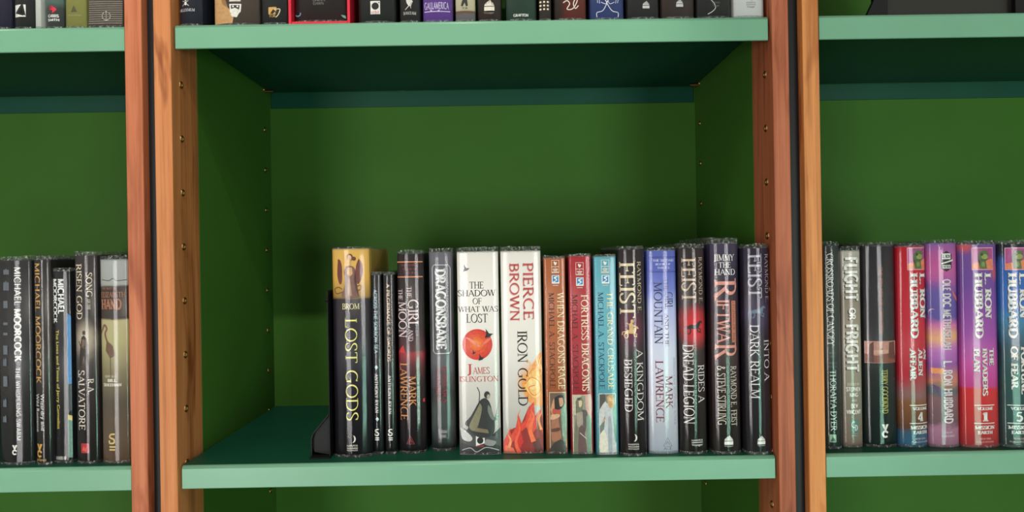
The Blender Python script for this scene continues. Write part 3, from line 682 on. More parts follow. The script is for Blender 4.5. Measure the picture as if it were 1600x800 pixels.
b = Book('thick white hardback with red author lettering and flames climbing from its foot', (779.5, 845, 384.5, 786, 851.5, 709), Z2T, [(0, (224, 218, 213)), (1, (230, 226, 222))], bulge=.0025, group=GC, film=.0055,
         spots=[(828, 596, 26, 34, (244, 170, 96)), (836, 610, 16, 26, (238, 128, 70))], nscale=60)
b.text('author_name', [('PIERCE', 817, 410, 834.5, 499.5, 'r', 'flare'), ('BROWN', 796, 411, 812, 501, 'r', 'flare')], (192, 78, 78), shadow=((226, 190, 184), -.0008, -.0007))
b.pic('flame_picture', [('c', [(838, 560), (846, 550), (849, 575), (849.5, 630), (838, 634), (826, 628), (818, 612), (816, 598), (824, 582), (830, 572)], (240, 160, 84)), ('c', [(828, 584), (838, 576), (845, 590), (846, 612), (836, 622), (824, 612), (820, 600)], (246, 194, 110)), ('d', 833, 599, 8, 10, (250, 214, 140)), ('l', cat([(820, 600), (830, 590), (842, 596), (845, 610), (834, 618), (826, 606), (836, 602)]), 1.5, (232, 124, 56)), ('l', cat([(838, 560), (842, 572), (848, 580)]), 1.4, (250, 214, 150)),
    ('p', [(787, 709), (787, 690), (796, 672), (799, 680), (806, 668), (810, 648), (815, 662), (820, 658), (826, 636), (834, 628), (836, 650), (844, 640), (850, 652), (851, 708)], (222, 70, 52)),
    ('p', [(796, 708), (800, 692), (812, 676), (822, 668), (833, 676), (842, 664), (849, 680), (850, 708)], (150, 44, 40)), ('p', [(788, 708), (790, 696), (802, 700), (806, 708)], (240, 116, 78)), ('p', [(822, 664), (830, 642), (833, 668), (828, 684)], (240, 96, 66)), ('p', [(806, 690), (812, 668), (818, 690), (813, 700)], (206, 52, 46)), ('p', [(838, 660), (846, 646), (849, 668), (843, 680)], (122, 52, 46)), ('p', [(832, 690), (842, 684), (848, 704), (836, 707)], (96, 34, 34)),
    ('l', cat([(812, 708), (806, 690), (812, 672), (809, 652), (813, 640)]), [7, 6.6, 6, 5.6, 5, 4.6, 4.2, 4, 3.6, 3.2, 3, 2.6, 2.2, 1.8, 1.4, 1.2, 1, .7, .5, .3, .2], (236, 92, 60)), ('l', cat([(834, 690), (828, 670), (834, 652), (830, 640), (836, 630)]), [8, 7.6, 7, 6.6, 6, 5.4, 5, 4.4, 4, 3.6, 3.2, 2.8, 2.4, 2, 1.6, 1.3, 1, .8, .6, .4, .2], (240, 112, 66)), ('l', cat([(795, 700), (798, 688), (794, 678), (798, 668)]), [5, 4.6, 4.2, 4, 3.6, 3.2, 2.8, 2.4, 2, 1.6, 1.2, 1, .8, .6, .4, .2], (244, 150, 96)), ('l', cat([(846, 672), (842, 656), (847, 642), (845, 628)]), [4, 3.8, 3.6, 3.4, 3, 2.8, 2.4, 2, 1.8, 1.6, 1.2, 1, .8, .6, .4, .2], (246, 160, 92)), ('l', cat([(822, 560), (830, 572), (826, 584), (834, 596)]), [.3, .6, 1, 1.4, 1.8, 2, 2, 2, 2, 1.8, 1.6, 1.4, 1.2, 1, .6, .3], (248, 190, 120)), ('l', cat([(848, 556), (843, 566), (847, 578), (842, 590)]), [.3, .6, 1, 1.4, 1.8, 2, 2, 2, 2, 1.8, 1.6, 1.4, 1.2, 1, .6, .3], (250, 206, 140))], label='orange and red flames')
b.text('title', [('IRON', 808, 517, 824.5, 567, 'r', 'serif'), ('GOLD', 809, 575, 825.5, 634, 'r', 'serif')], (44, 36, 38))
b.pic('publisher_mark', [('l', [(816.5, 677), (817.5, 687)], 1.6, WHITE), ('l', [(823, 676), (822, 686)], 1.6, WHITE), ('l', [(814, 681), (825, 681.5)], 1.3, WHITE), ('t', 'HODDER &', 810, 688, 832, 691.5, 'h', 'sans', WHITE), ('t', 'STOUGHTON', 810, 693, 832, 696.5, 'h', 'sans', WHITE)])

def stack(label, px, c, bx, sq, title, tx, author, ax, ac, art, artname, tc):
    b = Book(label, px, Z2T, [(0, tuple(x*.95 for x in c)), (1, c)], kind='paper', bulge=.0009, depth=.133, group=GC, film=.0026)
    x0, y0, x1, y1 = bx; cx = (x0+x1)/2
    pale = (232, 214, 200)
    b.pic('award_box', [('f', x0, y0, x1, y1, .6, pale), ('r', x0, y0+10, x1, y0+10.6, pale), ('p', [(cx-3, y0+3), (cx-1, y0+2), (cx+.5, y0+4), (cx+2, y0+2.5), (cx+2.4, y0+5), (cx+.4, y0+8), (cx-1.4, y0+7.5)], WHITE), ('r', cx-.5, y0+11.4, cx+.5, y0+12.4, pale), ('r', cx-4, y0+13.6, cx+4, y0+15, pale), ('r', cx-3, y0+16, cx+3, y0+17.4, pale), ('r', cx-5.4, y0+18.4, cx+5.4, y0+19.6, pale)])
    sx, sy = sq
    b.pic('publisher_mark', [('r', sx-6, sy-6.5, sx+6, sy+6.5, (230, 232, 234)), ('r', sx-4.6, sy-5.6, sx+4.6, sy+4.4, (38, 132, 190)), ('l', cat([(sx+3.4, sy-4.6), (sx-1.8, sy-2.4), (sx+2, sy+.6), (sx-1, sy+3), (sx-3.6, sy+4)]), [1, 1.4, 1.8, 2, 2.2, 2.4, 2.4, 2.2, 2, 1.8, 1.6, 1.4, 1.2, 1.2, 1.2, 1.2, 1.4, 1.4, 1.4, 1.4, 1.4], (236, 238, 240)), ('r', sx-4.4, sy+9, sx+4.4, sy+10, (222, 190, 180))])
    b.text('title', [(title, *tx, 'r', 'serif')], tc)
    b.text('author_name', [(author, *ax, 'r', 'serif')], ac)
    b.pic('picture', art, label=artname)
    return b
def panel(x0, y0, x1, y1, c, border=(226, 204, 176)): return [('r', x0, y0, x1, y1, border), ('r', x0+.9, y0+.9, x1-.9, y1-.9, c)]
stack('orange-brown paperback with a dark-haired woman pictured at its foot', (847.5, 884, 399, 853.5, 888.8, 709.5), (172, 96, 58), (861.5, 406.5, 873.8, 426.5), (868, 436.5), 'WHEN DRAGONS RAGE', (870, 456, 883.5, 608), 'MICHAEL A. STACKPOLE', (857, 457, 868, 607), (70, 40, 34),
    panel(858, 613, 886, 706.5, (110, 86, 72)) + [('c', [(860, 640), (866, 622), (866, 655)], (206, 150, 110)), ('c', [(866, 622), (874, 617), (881, 620), (882, 634), (876, 640), (872, 648), (864, 646), (868, 634)], (40, 28, 28)), ('c', [(873, 622), (879, 622), (880, 632), (875, 635)], (206, 152, 120)), ('c', [(864, 638), (872, 640), (880, 638), (881, 645), (872, 648), (863, 646)], (190, 82, 70)), ('c', [(862, 650), (872, 646), (873, 660), (877, 684), (864, 690), (861, 674)], (168, 110, 84)), ('c', [(861, 648), (874, 647), (873, 652), (861, 656)], (214, 170, 136)), ('c', [(862, 670), (874, 668), (874, 673), (862, 675)], (96, 62, 50)), ('c', [(860, 700), (868, 690), (880, 688), (885, 706), (859, 706)], (58, 50, 48)), ('c', [(876, 640), (885, 634), (885, 688), (879, 680)], (124, 152, 132))], 'dark-haired woman in red', (236, 218, 172))
stack('crimson paperback with a crowned armoured figure pictured at its foot', (887, 924.5, 396, 892.5, 928.5, 710), (170, 48, 58), (899.3, 410, 911.8, 430), (906, 440), 'FORTRESS DRACONIS', (907.5, 460, 921, 611), 'MICHAEL A. STACKPOLE', (893.5, 460, 904.5, 611), (92, 28, 38),
    panel(894.3, 617, 925.3, 710, (150, 150, 132)) + [('c', [(896, 618), (908, 618), (905, 640), (897, 648)], (196, 190, 168)), ('c', [(914, 618), (924, 618), (924, 650), (916, 640)], (206, 160, 150)), ('c', [(899, 628), (903, 621), (905, 628), (908, 620), (911, 628), (909, 642), (913, 660), (912, 708), (897, 708), (899, 660), (901, 642)], (116, 118, 100)), ('c', [(904, 626), (909, 626), (909, 634), (905, 636)], (214, 190, 160)), ('c', [(900, 646), (911, 644), (910, 664), (902, 666)], (166, 154, 140)), ('c', [(910, 640), (918, 645), (913, 680)], (96, 80, 82)), ('c', [(905, 668), (911, 666), (917, 708), (904, 708)], (104, 76, 78)), ('l', [(906, 676), (924, 692)], 1, (212, 208, 200)), ('c', [(916, 650), (924, 656), (924, 706), (918, 706)], (120, 150, 130))], 'crowned figure in armour', (238, 226, 196))
stack('sky-blue paperback with a golden-haired woman in a white gown at its foot', (926, 964, 397, 932.5, 967.5, 711), (98, 172, 190), (939, 406, 951.8, 426.5), (946, 436.3), 'THE GRAND CRUSADE', (948, 456, 959.5, 608.5), 'MICHAEL A. STACKPOLE', (934, 456, 945, 608), (28, 58, 92),
    panel(935.5, 615, 963.5, 710, (118, 128, 122), (228, 230, 226)) + [('c', [(937, 617), (946, 617), (944, 640), (937, 650)], (84, 84, 78)), ('c', [(937, 640), (946, 627), (948, 640), (941, 660), (937, 664)], (204, 206, 206)), ('c', [(947, 630), (957, 632), (958, 650), (962, 706), (942, 706), (945, 660)], (196, 202, 208)), ('c', [(950, 652), (955, 654), (957, 704), (951, 704)], (160, 168, 178)), ('c', [(948, 620), (953, 617), (958, 620), (960, 630), (955, 638), (950, 632)], (206, 160, 96)), ('d', 953, 624, 2.4, 3.2, (226, 190, 160)), ('c', [(937, 680), (945, 672), (950, 704), (937, 706)], (222, 218, 204)), ('l', [(941, 660), (945, 655), (948, 652)], 1.6, (220, 180, 150)), ('c', [(957, 640), (963, 634), (963, 690), (960, 680)], (110, 158, 140))], 'golden-haired woman in white', (240, 226, 176))

def feist(label, px, stops, f, r, hs, hc, l1, l2, tc, spots, hk, fc, group=GC, rider=False, **kw):
    b = Book(label, px, Z2T, stops, bulge=.005, group=group, spots=spots, nscale=50, **kw)
    b.text('author_name', [('FEIST', *f, 'r', 'serif'), ('RAYMOND E.', *r, 'r', 'fine')], fc)
    it = horse(hs[0], hs[1], hk, hc)
    if rider: it += [('p', [(hs[0]-3, hs[1]-2), (hs[0]-4, hs[1]-12), (hs[0], hs[1]-16), (hs[0]+4, hs[1]-10), (hs[0]+2, hs[1]-1)], hc), ('d', hs[0]+1, hs[1]-17, 2.4, 3, hc), ('l', [(hs[0]-8, hs[1]-14), (hs[0]+10, hs[1]-8)], 1.2, hc)]
    b.pic('picture', it)
    b.text('title', [(*l1, 'r', 'fine'), (*l2, 'r', 'fine')], tc)
    return b
b = feist('dark hardback with a small golden horse and rider on a purple glow', (965, 1006.5, 384, 970.5, 1014, 713), [(0, (34, 26, 30)), (.5, (42, 28, 34)), (1, (40, 34, 38))], (968, 408, 993, 497), (995.5, 408, 1003, 489), (986.5, 519), (214, 178, 122), ('A KINGDOM', 994.5, 545, 1007, 658), ('BESIEGED', 975.5, 561, 989, 643.5), (232, 228, 226), [(987, 515, 26, 40, (96, 34, 66))], 9.5, (226, 208, 176), rider=True, film=.003)
b.crescent(991, 684, 6, (226, 220, 216))
b = Book('pale hardback fading from blue at its head to white, with maroon author lettering', (1009, 1057.5, 386, 1015.5, 1062.5, 709.5), Z2T, [(0, (206, 212, 232)), (.25, (222, 222, 236)), (.5, (204, 208, 230)), (.72, (168, 176, 222)), (.8, (112, 126, 202)), (.9, (86, 100, 186)), (1, (90, 102, 184))], bulge=.0035, group=GC, amp=.06, nscale=25, film=.0035)
b.pic('ornament', [('r', 1011, 401.2, 1056.5, 402.1, (60, 70, 140)), ('r', 1011, 424, 1057, 424.9, (60, 70, 140)), ('t', 'THE SECOND', 1020, 405, 1053, 409, 'h', 'serif', (226, 228, 240)), ('t', 'BOOK OF', 1024, 411, 1048, 414.6, 'h', 'serif', (226, 228, 240)), ('t', 'THE ICE', 1027, 416.6, 1047, 420.2, 'h', 'serif', (226, 228, 240))])
b.text('title', [('THE', 1037, 435, 1044, 455, 'r', 'serif'), ('GIRL', 1038.5, 456.5, 1052, 483, 'r', 'serif'), ('AND THE', 1038.5, 489, 1045.5, 541, 'r', 'serif'), ('MOUNTAIN', 1021.5, 440, 1036, 538, 'r', 'serif')], (58, 58, 92))
b.text('author_name', [('MARK', 1039.5, 586.5, 1052, 639.5, 'r', 'serif'), ('LAWRENCE', 1024, 563, 1038, 660, 'r', 'serif')], (124, 40, 66))
b.text('tagline', [('INTERNATIONAL BESTSELLING AUTHOR', 1052.5, 559, 1057, 665, 'r', 'serif')], (150, 150, 176))
b.triangle(1043.5, 692, 13, (110, 110, 130), 'ACE')
b = feist('dark hardback with a small black horse on a red glow', (1059, 1103.5, 380.5, 1065, 1107.5, 710), [(0, (38, 36, 34)), (.5, (44, 28, 32)), (1, (44, 36, 40))], (1065, 402, 1088.5, 473), (1091.5, 401, 1099, 474), (1085, 511), (26, 20, 22), ('RIDES A', 1090.5, 570, 1102.5, 630), ('DREAD LEGION', 1067.5, 538, 1085.5, 663), (234, 230, 228), [(1085, 510, 30, 42, (196, 34, 46))], 11, (200, 174, 150), film=.004)
b.pic('publisher_mark', [('t', 'HARPER', 1081, 686.5, 1099, 690, 'h', 'sans', WHITE), ('r', 1081, 691.2, 1099, 691.8, WHITE), ('t', 'Voyager', 1081, 693, 1099, 698, 'h', 'low', WHITE)])
b = Book('tallest hardback of the row, dark purple with big pink ornate vertical title', (1109, 1156, 371, 1114.5, 1161, 710), Z2T, [(0, (40, 38, 36)), (.3, (50, 34, 36)), (.6, (54, 34, 40)), (.8, (44, 34, 56)), (1, (66, 58, 84))], bulge=.005, group=GC, amp=.06, film=.006)
b.text('heading', [('JIMMY', 1116.5, 397, 1148.5, 408, 'h', 'serif'), ('THE', 1123, 409.5, 1142, 418.5, 'h', 'serif'), ('HAND', 1117, 420, 1149.5, 430, 'h', 'serif')], WHITE)
b.text('title', [('R', 1116.5, 435, 1152, 470, 'r', 'serif'), ('IFTWA', 1120, 468, 1141.5, 537, 'r', 'serif'), ('R', 1117.5, 536, 1152, 563, 'r', 'serif')], (220, 150, 136), shadow=((96, 40, 44), -.0006, -.0006))
b.pic('series_band', [('r', 1143, 470, 1151, 535, (196, 118, 96)), ('t', 'LEGENDS OF THE', 1144.8, 472, 1149.2, 533, 'r', 'sans', (70, 30, 34))])
b.text('author_name', [('RAYMOND E. FEIST', 1141.5, 572, 1153, 666, 'r', 'fine'), ('& STEVE STIRLING', 1121, 572, 1135, 664, 'r', 'fine')], (234, 228, 214))
b.flames(1139, 688, 14, WHITE, 'Voyager')
b = feist('dark purple hardback with a small blue-grey horse, last book before the right post', (1162, 1206.5, 380.5, 1167, 1212, 712), [(0, (42, 40, 44)), (.5, (40, 34, 46)), (1, (52, 46, 66))], (1169, 396, 1191, 466), (1195.5, 396, 1203.5, 472), (1184.5, 487), (104, 124, 146), ('INTO A', 1194, 531, 1204.5, 596.5), ('DARK REALM', 1172.5, 507, 1187.5, 623.5), (230, 228, 230), [(1185, 490, 30, 40, (70, 62, 92))], 10, (176, 172, 190), film=.004)
b.flames(1190, 688, 12.5, WHITE, 'Voyager')

# ---- lower left shelf
Z = Z2T+.0004
b = Book('black hardback with white lettering and a column of small grey buildings, at the left edge', (-10, 47, 400, -6, 49.5, 727), Z, [(0, (40, 40, 42)), (1, (46, 46, 50))], bulge=.005, group=GL, film=.004)
b.text('author_name', [('MICHAEL', 21.5, 418, 32, 477, 'r', 'sans')], WHITE); b.text('author_surname', [('MOORCOCK', 21.8, 483, 32.5, 565, 'r', 'bold')], WHITE)
b.text('title', [('THE WHISPERING SWARM', 24, 575, 32, 688, 'r', 'sans')], (214, 214, 216)); b.vg(23, 700, 8, WHITE)
GB = (104, 112, 122)
bl = []
for (yy_, hh, n) in ((425, 8, 3), (447, 14, 3), (476, 11, 1), (506, 4, 1), (522, 4, 1), (547, 14, 1), (566, 12, 2), (596, 16, 1), (630, 12, 2), (655, 10, 2)):
    for q in range(n): bl.append(('p', [(4+q*3.4, yy_+hh/2), (4+q*3.4, yy_-hh/3), (5.4+q*3.4, yy_-hh/2-2*(q % 2)), (7+q*3.4, yy_-hh/3), (7+q*3.4, yy_+hh/2)], GB))
    if n == 1: bl.append(('r', 4, yy_-hh/2, 12, yy_+hh/2, GB))
b.pic('picture', bl, label='column of small grey buildings')
b = Book('black hardback with gold lettering, second from the left edge', (48.5, 78, 399, 52.5, 81, 727), Z, [(0, (36, 35, 38)), (.5, (46, 40, 38)), (1, (44, 42, 44))], bulge=.004, group=GL, film=.004)
b.text('author_name', [('MICHAEL MOORCOCK', 51.3, 411, 64.5, 599.5, 'r', 'flare')], (218, 168, 96))
b.text('title', [('Wizardry and', 61.5, 616, 69.5, 672.5, 'r', 'low'), ('Wild Romance', 53.2, 616, 61, 675, 'r', 'low')], WHITE)
b.vg(61, 700, 11, (210, 160, 70)); b.text('publisher_name', [('gollancz', 54, 716, 72, 722.5, 'h', 'low')], (206, 160, 80))
b = Book('short black book with a yellow title and a blue strip down its right edge', (79.5, 111, 418, 84, 113.5, 724), Z, [(0, (34, 34, 38)), (1, (42, 42, 46))], kind='paper', bulge=.0015, depth=.11, group=GL, film=.003)
b.pic('picture', [('p', [(104, 489), (110.5, 494), (112, 600), (105.5, 600)], (58, 130, 186)), ('p', [(105.5, 600), (112, 600), (113, 640), (106, 645)], (30, 52, 56)), ('p', [(106, 648), (113, 650), (113.4, 658), (106, 655)], (210, 190, 120)), ('p', [(106, 655), (113.4, 658), (113, 715), (107, 715)], (92, 136, 122))], label='strip of blue sky over green hills')
b.text('author_name', [('MICHAEL', 90, 436, 100, 490, 'r', 'bold'), ('MOORCOCK', 81.6, 436, 89, 505, 'r', 'bold')], (236, 236, 236))
b.text('title', [('The Lives and Times of Jerry Cornelius', 85.5, 516, 94, 670, 'r', 'low')], (236, 216, 84))
b.text('publisher_name', [('HARRAP', 87, 713, 104, 718.5, 'h', 'serif')], WHITE)
b = Book('dark book with gold lettering at its head, pushed back behind the short black book', (80.5, 110, 404, 85, 112.5, 690), Z, [(0, (30, 30, 33)), (1, (38, 38, 41))], kind='paper', bulge=.001, depth=.12, group=GL, film=.003, Y=.165)
b.pic('ornament', [('l', cat([(83, 412), (85.5, 415), (84, 422), (86, 427)]), 1.4, (206, 160, 90))]); b.pic('ornament', [('l', [(91.5, 411), (92.5, 426)], 1.4, (206, 160, 90))]); b.pic('ornament', [('l', [(101, 412), (102, 425)], 1.2, (190, 150, 90))])
b = Book('dark hardback with a small fighter pictured in pale smoke at mid-spine', (112, 150.5, 392.5, 116.3, 153.8, 725), Z, [(0, (40, 36, 36)), (.4, (50, 44, 44)), (.55, (70, 60, 56)), (.7, (46, 40, 42)), (1, (58, 54, 56))], bulge=.004, group=GL, spots=[(131, 532, 22, 40, (176, 164, 146))], nscale=45, film=.004)
b.text('title', [('SONG', 134, 426, 143, 464, 'r', 'serif'), ('OF THE', 136.5, 468, 140.5, 484, 'r', 'serif'), ('RISEN GOD', 116.5, 412, 128.5, 499, 'r', 'serif')], (226, 212, 186))
b.pic('picture', [('p', [(127, 527), (131, 524), (135, 529), (137, 545), (134, 552), (136, 562), (139, 574), (134, 572), (131, 556), (127, 572), (122, 574), (126, 555), (125, 540)], (52, 42, 38)), ('p', [(128, 530), (133, 531), (132, 545), (127, 543)], (120, 92, 72)), ('d', 131, 520, 2.6, 3.4, (70, 52, 44)), ('l', [(122, 533), (127, 545), (138, 538)], 1.6, (60, 48, 44))], label='standing fighter')
b.text('author_name', [('R.A.', 137, 591.5, 145.5, 616, 'r', 'serif'), ('SALVATORE', 120, 579, 133.5, 672, 'r', 'serif')], (226, 216, 206))
b.pic('publisher_mark', [('r', 126, 693, 139, 708, (176, 40, 46)), ('p', [(128, 704), (131, 697), (133, 701), (137, 696), (135, 706)], (214, 90, 80))])
b = Book('pale olive and brown hardback with a dark title band, against the reddish post', (152.5, 198.5, 399, 156, 203, 724.5), Z, [(0, (112, 84, 66)), (.12, (120, 100, 84)), (.3, (98, 88, 78)), (.45, (132, 122, 92)), (.6, (172, 166, 122)), (.7, (176, 168, 128)), (.71, (60, 50, 46)), (.865, (62, 52, 50)), (.875, (158, 162, 160)), (1, (172, 176, 176))], bulge=.004, group=GL, amp=.015, nscale=24, film=.0045)
b.pic('title_frame', [('l', cat([(157, 437), (170, 438.5), (176, 435), (182, 438.5), (196, 437)]), 1, (66, 56, 52)), ('l', cat([(157, 496), (170, 494.5), (176, 499), (182, 494.5), (196, 496)]), 1, (66, 56, 52))])
b.text('title', [('THE BEST OF', 157, 449, 181, 452.5, 'h', 'serif'), ('ELIZABETH', 155.5, 456, 194, 465, 'h', 'serif'), ('HAND', 156, 467, 189, 484, 'h', 'slab')], (176, 116, 86))
b.pic('picture', [('l', cat([(153, 525), (158, 515), (162, 508), (166, 514), (163, 522), (167, 535), (172, 548)]), 3.2, (128, 96, 78)), ('p', [(166, 532), (176, 540), (180, 556), (172, 560), (164, 548)], (112, 84, 68)), ('l', [(172, 556), (173, 590)], 1, (96, 74, 62))], label='long-necked wading bird')
b.text('editor_name', [('EDITED BY', 163, 586.5, 184.5, 590, 'h', 'serif'), ('BILL', 167, 592, 182.5, 597, 'h', 'slab'), ('SHEEHAN', 160, 599, 189.5, 604, 'h', 'slab')], (228, 222, 210))
b.swirl(175, 686, 7.5, (208, 180, 116))

# ---- lower right shelf
Z = Z2T+.0006
b = Book('narrow dark green-grey hardback beside the golden right post', (1284.5, 1315, 377, 1290, 1318.5, 702), Z, [(0, (46, 62, 58)), (.2, (44, 50, 50)), (1, (58, 66, 66))], bulge=.004, group=GR, film=.004)
b.text('title', [('CROSSROADS OF CANOPY', 1292, 396, 1304, 541, 'r', 'serif')], (208, 216, 210))
b.text('subtitle', [('BOOK', 1296, 550, 1306, 553, 'h', 'serif'), ('ONE', 1297, 555.5, 1305, 558.5, 'h', 'serif'), ("TITAN'S", 1295, 566, 1308, 569, 'h', 'serif'), ('FOREST', 1295, 571.5, 1308, 574.5, 'h', 'serif')], (120, 134, 130))
b.text('author_name', [('THORAIYA DYER', 1297, 578, 1308, 674, 'r', 'serif')], (206, 216, 208))
b.pic('publisher_mark', [('r', 1297, 679, 1307, 691, (150, 190, 160)), ('p', [(1298, 690), (1302, 681), (1306, 690)], (60, 90, 76))])
b = Book('grey-beige book with bold white shadowed title, second from the golden right post', (1313.5, 1348, 384.5, 1319, 1349.8, 699.5), Z, [(0, (152, 132, 118)), (.2, (150, 142, 128)), (.5, (166, 156, 140)), (.75, (150, 138, 124)), (1, (206, 202, 192))], bulge=.003, group=GR, amp=.25, nscale=30, film=.005)
b.text('title', [('FLIGHT', 1320.5, 402, 1341.5, 470, 'r', 'bold'), ('OR', 1327, 481, 1337, 500, 'r', 'bold'), ('FRIGHT', 1322.5, 507, 1342.5, 581, 'r', 'bold')], (240, 238, 232), shadow=((74, 66, 60), -.0014, -.0008))
b.text('editor_name', [('EDITED BY', 1325, 598.5, 1344, 602.5, 'h', 'sans'), ('STEPHEN', 1323, 605, 1345.5, 611.5, 'h', 'bold'), ('KING', 1328, 614, 1341, 620, 'h', 'bold'), ('AND', 1331, 624, 1339, 627.5, 'h', 'sans'), ('BEV', 1330, 631, 1341, 637.5, 'h', 'bold'), ('VINCENT', 1323.5, 640.5, 1346, 647, 'h', 'bold')], (238, 236, 230))
b.pic('publisher_mark', [('r', 1329.5, 656, 1342, 675, (86, 132, 122)), ('l', arcp(1334, 663.5, 3, 4.6, 50, 310, 10), 1.1, WHITE), ('l', [(1336.5, 664), (1336.5, 672.5)], 1.1, WHITE), ('l', arcp(1336.5, 668.3, 3.4, 4.2, 90, -90, 10), 1.1, WHITE), ('r', 1331, 677, 1341, 678.2, (110, 150, 140)), ('r', 1331, 680, 1341, 681.2, (110, 150, 140))])
b = Book('thick blackish hardback with a reddish landscape strip across mid-spine', (1352, 1404, 377.5, 1353.5, 1406, 699.5), Z, [(0, (28, 44, 42)), (.3, (34, 44, 44)), (.5, (40, 42, 46)), (1, (52, 50, 58))], bulge=.006, group=GR, film=.004)
b.pic('picture', [('r', 1352, 533.5, 1406, 567, (196, 142, 128)), ('p', [(1352, 567), (1352, 553), (1370, 556), (1388, 552), (1406, 556), (1406, 567)], (138, 80, 66)), ('p', [(1359, 567), (1361, 538), (1366, 534), (1367, 567)], (96, 58, 54)), ('p', [(1389, 560), (1390, 535), (1400, 534), (1402, 562)], (104, 66, 60)), ('p', [(1375, 556), (1376, 545), (1379, 543), (1381, 556)], (130, 88, 80)), ('p', [(1366, 548), (1388, 546), (1389, 552), (1366, 554)], (212, 160, 140))], label='reddish desert with stone pillars')
b.text('title', [('THE PILLARS OF CREATION', 1372.5, 416.5, 1381, 522, 'r', 'serif')], (168, 104, 62))
b.text('author_name', [('TERRY GOODKIND', 1377.5, 577.5, 1388.5, 646, 'r', 'serif')], (198, 190, 96)); b.vg(1383.5, 669, 11, WHITE)

def mission(label, px, stops, dx, title, vol, name_lines, **kw):
    b = Book(label, px, Z, stops, bulge=.005, group=GR, film=.004, **kw)
    x = 1518.6+dx
    creature = [('r', x, 387, x+35.4, 421.5, (236, 170, 190)), ('r', x+.9, 388, x+34.5, 420.6, (176, 70, 140)), ('p', [(x+1, 412), (x+34, 404), (x+34, 420.5), (x+1, 420.5)], (226, 130, 90)),
        ('p', [(x+12, 420), (x+13, 408), (x+9, 402), (x+11, 394), (x+16, 391), (x+22, 391), (x+26, 395), (x+26, 403), (x+22, 408), (x+24, 420)], (84, 108, 62)), ('d', x+20, 401, 5.6, 4, (150, 156, 84)), ('d', x+15, 397.5, 2.4, 2.4, (52, 66, 44)), ('d', x+17.5, 413, 3, 4, (128, 140, 76)), ('l', [(x+13, 392), (x+10, 388.5)], 1, (84, 108, 62)), ('l', [(x+18, 391), (x+18, 388)], 1, (84, 108, 62)), ('l', [(x+24, 393), (x+28, 390)], 1, (84, 108, 62)), ('r', x+13, 405.5, x+24, 406.7, (66, 82, 54))]
    b.pic('picture', creature, label='green creature on a pink square')
    b.text('author_name', [('L. RON', 1538.5+dx, 426, 1551+dx, 498, 'r', 'slab'), ('HUBBARD', 1523+dx, 426, 1536.5+dx, 529, 'r', 'slab')], (236, 232, 230), shadow=((70, 46, 66), -.0006, -.0005))
    b.text('title', name_lines, (236, 230, 226), shadow=((80, 40, 60), -.0005, -.0004))
    b.pic('volume_mark', [('r', 1523+dx, 633, 1556+dx, 633.7, WHITE), ('t', 'VOLUME', 1527+dx, 636, 1553+dx, 641, 'h', 'slab', WHITE), ('t', vol, 1535+dx, 644, 1544.5+dx, 658.5, 'h', 'slab', WHITE), ('r', 1523+dx, 661.2, 1556+dx, 661.9, WHITE), ('t', 'MISSION', 1523.5+dx, 665, 1556+dx, 671, 'h', 'slab', WHITE), ('t', 'EARTH', 1528+dx, 673, 1552+dx, 678.5, 'h', 'slab', WHITE), ('t', 'NEW ERA', 1531+dx, 684, 1549+dx, 687, 'h', 'sans', (226, 190, 186)), ('t', 'PUBLICATIONS', 1526+dx, 689, 1554+dx, 692, 'h', 'sans', (226, 190, 186))])
    return b
b = mission('bright red hardback numbered 4, stones and blue water printed at its foot', (1405, 1450.5, 379, 1407, 1454, 699.5), [(0, (64, 120, 160)), (.07, (70, 110, 140)), (.1, (116, 76, 58)), (.22, (146, 96, 66)), (.26, (150, 110, 110)), (.36, (190, 40, 60)), (1, (206, 34, 54))], -101, 'AN ALIEN AFFAIR', '4',
    [('AN', 1444.5, 544, 1450.5, 563, 'r', 'slab'), ('ALIEN', 1434.5, 544, 1443.5, 588, 'r', 'slab'), ('AFFAIR', 1421.5, 544, 1432, 595, 'r', 'slab')], amp=.08, nscale=60)
b = Book('pink and violet hardback with sunset clouds and condensed white lettering', (1451, 1500, 374, 1456, 1503, 699.5), Z, [(0, (190, 130, 160)), (.09, (196, 140, 170)), (.12, (130, 100, 110)), (.24, (150, 110, 116)), (.28, (92, 110, 120)), (.32, (214, 140, 110)), (.4, (150, 90, 170)), (.47, (190, 110, 190)), (.54, (232, 170, 120)), (.6, (206, 110, 170)), (.64, (96, 84, 160)), (.76, (110, 90, 170)), (.86, (210, 100, 170)), (.95, (200, 100, 170)), (1, (150, 110, 190))], bulge=.0045, group=GR, amp=.1, nscale=26, vs=2.2, film=.0042)
b.pic('badge', [('p', [(1470, 397), (1479, 392), (1488, 397), (1488, 419), (1479, 424.5), (1470, 419)], (30, 28, 32)), ('r', 1472, 396, 1486, 405, (222, 222, 220)), ('t', 'L. RON', 1473, 398, 1485, 403, 'h', 'slab', (40, 38, 42)), ('p', [(1471, 411), (1490, 405), (1490.5, 407.5), (1471, 413)], (222, 222, 220)), ('r', 1473, 414, 1486, 419.5, (222, 222, 220)), ('t', 'FICTION', 1474, 415, 1485, 418.6, 'h', 'slab', (40, 38, 42))], label='black and white badge')
b.pic('picture', [('p', [(1488, 452), (1500, 466), (1500.5, 472), (1491, 462)], (226, 110, 100)), ('l', arcp(1459, 489, 5, 6, 150, 300, 8), [.4, .8, 1.1, 1.4, 1.5, 1.4, 1.1, .8, .4], (236, 190, 200)), ('p', [(1457, 600), (1470, 606), (1479, 622), (1470, 618)], (96, 66, 110)), ('p', [(1457, 575), (1476, 576), (1474, 584), (1458, 584)], (236, 150, 90))], label='planet and clouds')
b.text('title', [('OLE DOC METHUSELAH', 1473, 436, 1487.5, 547, 'r', 'bold')], (216, 206, 216), shadow=((96, 70, 110), -.0005, -.0003))
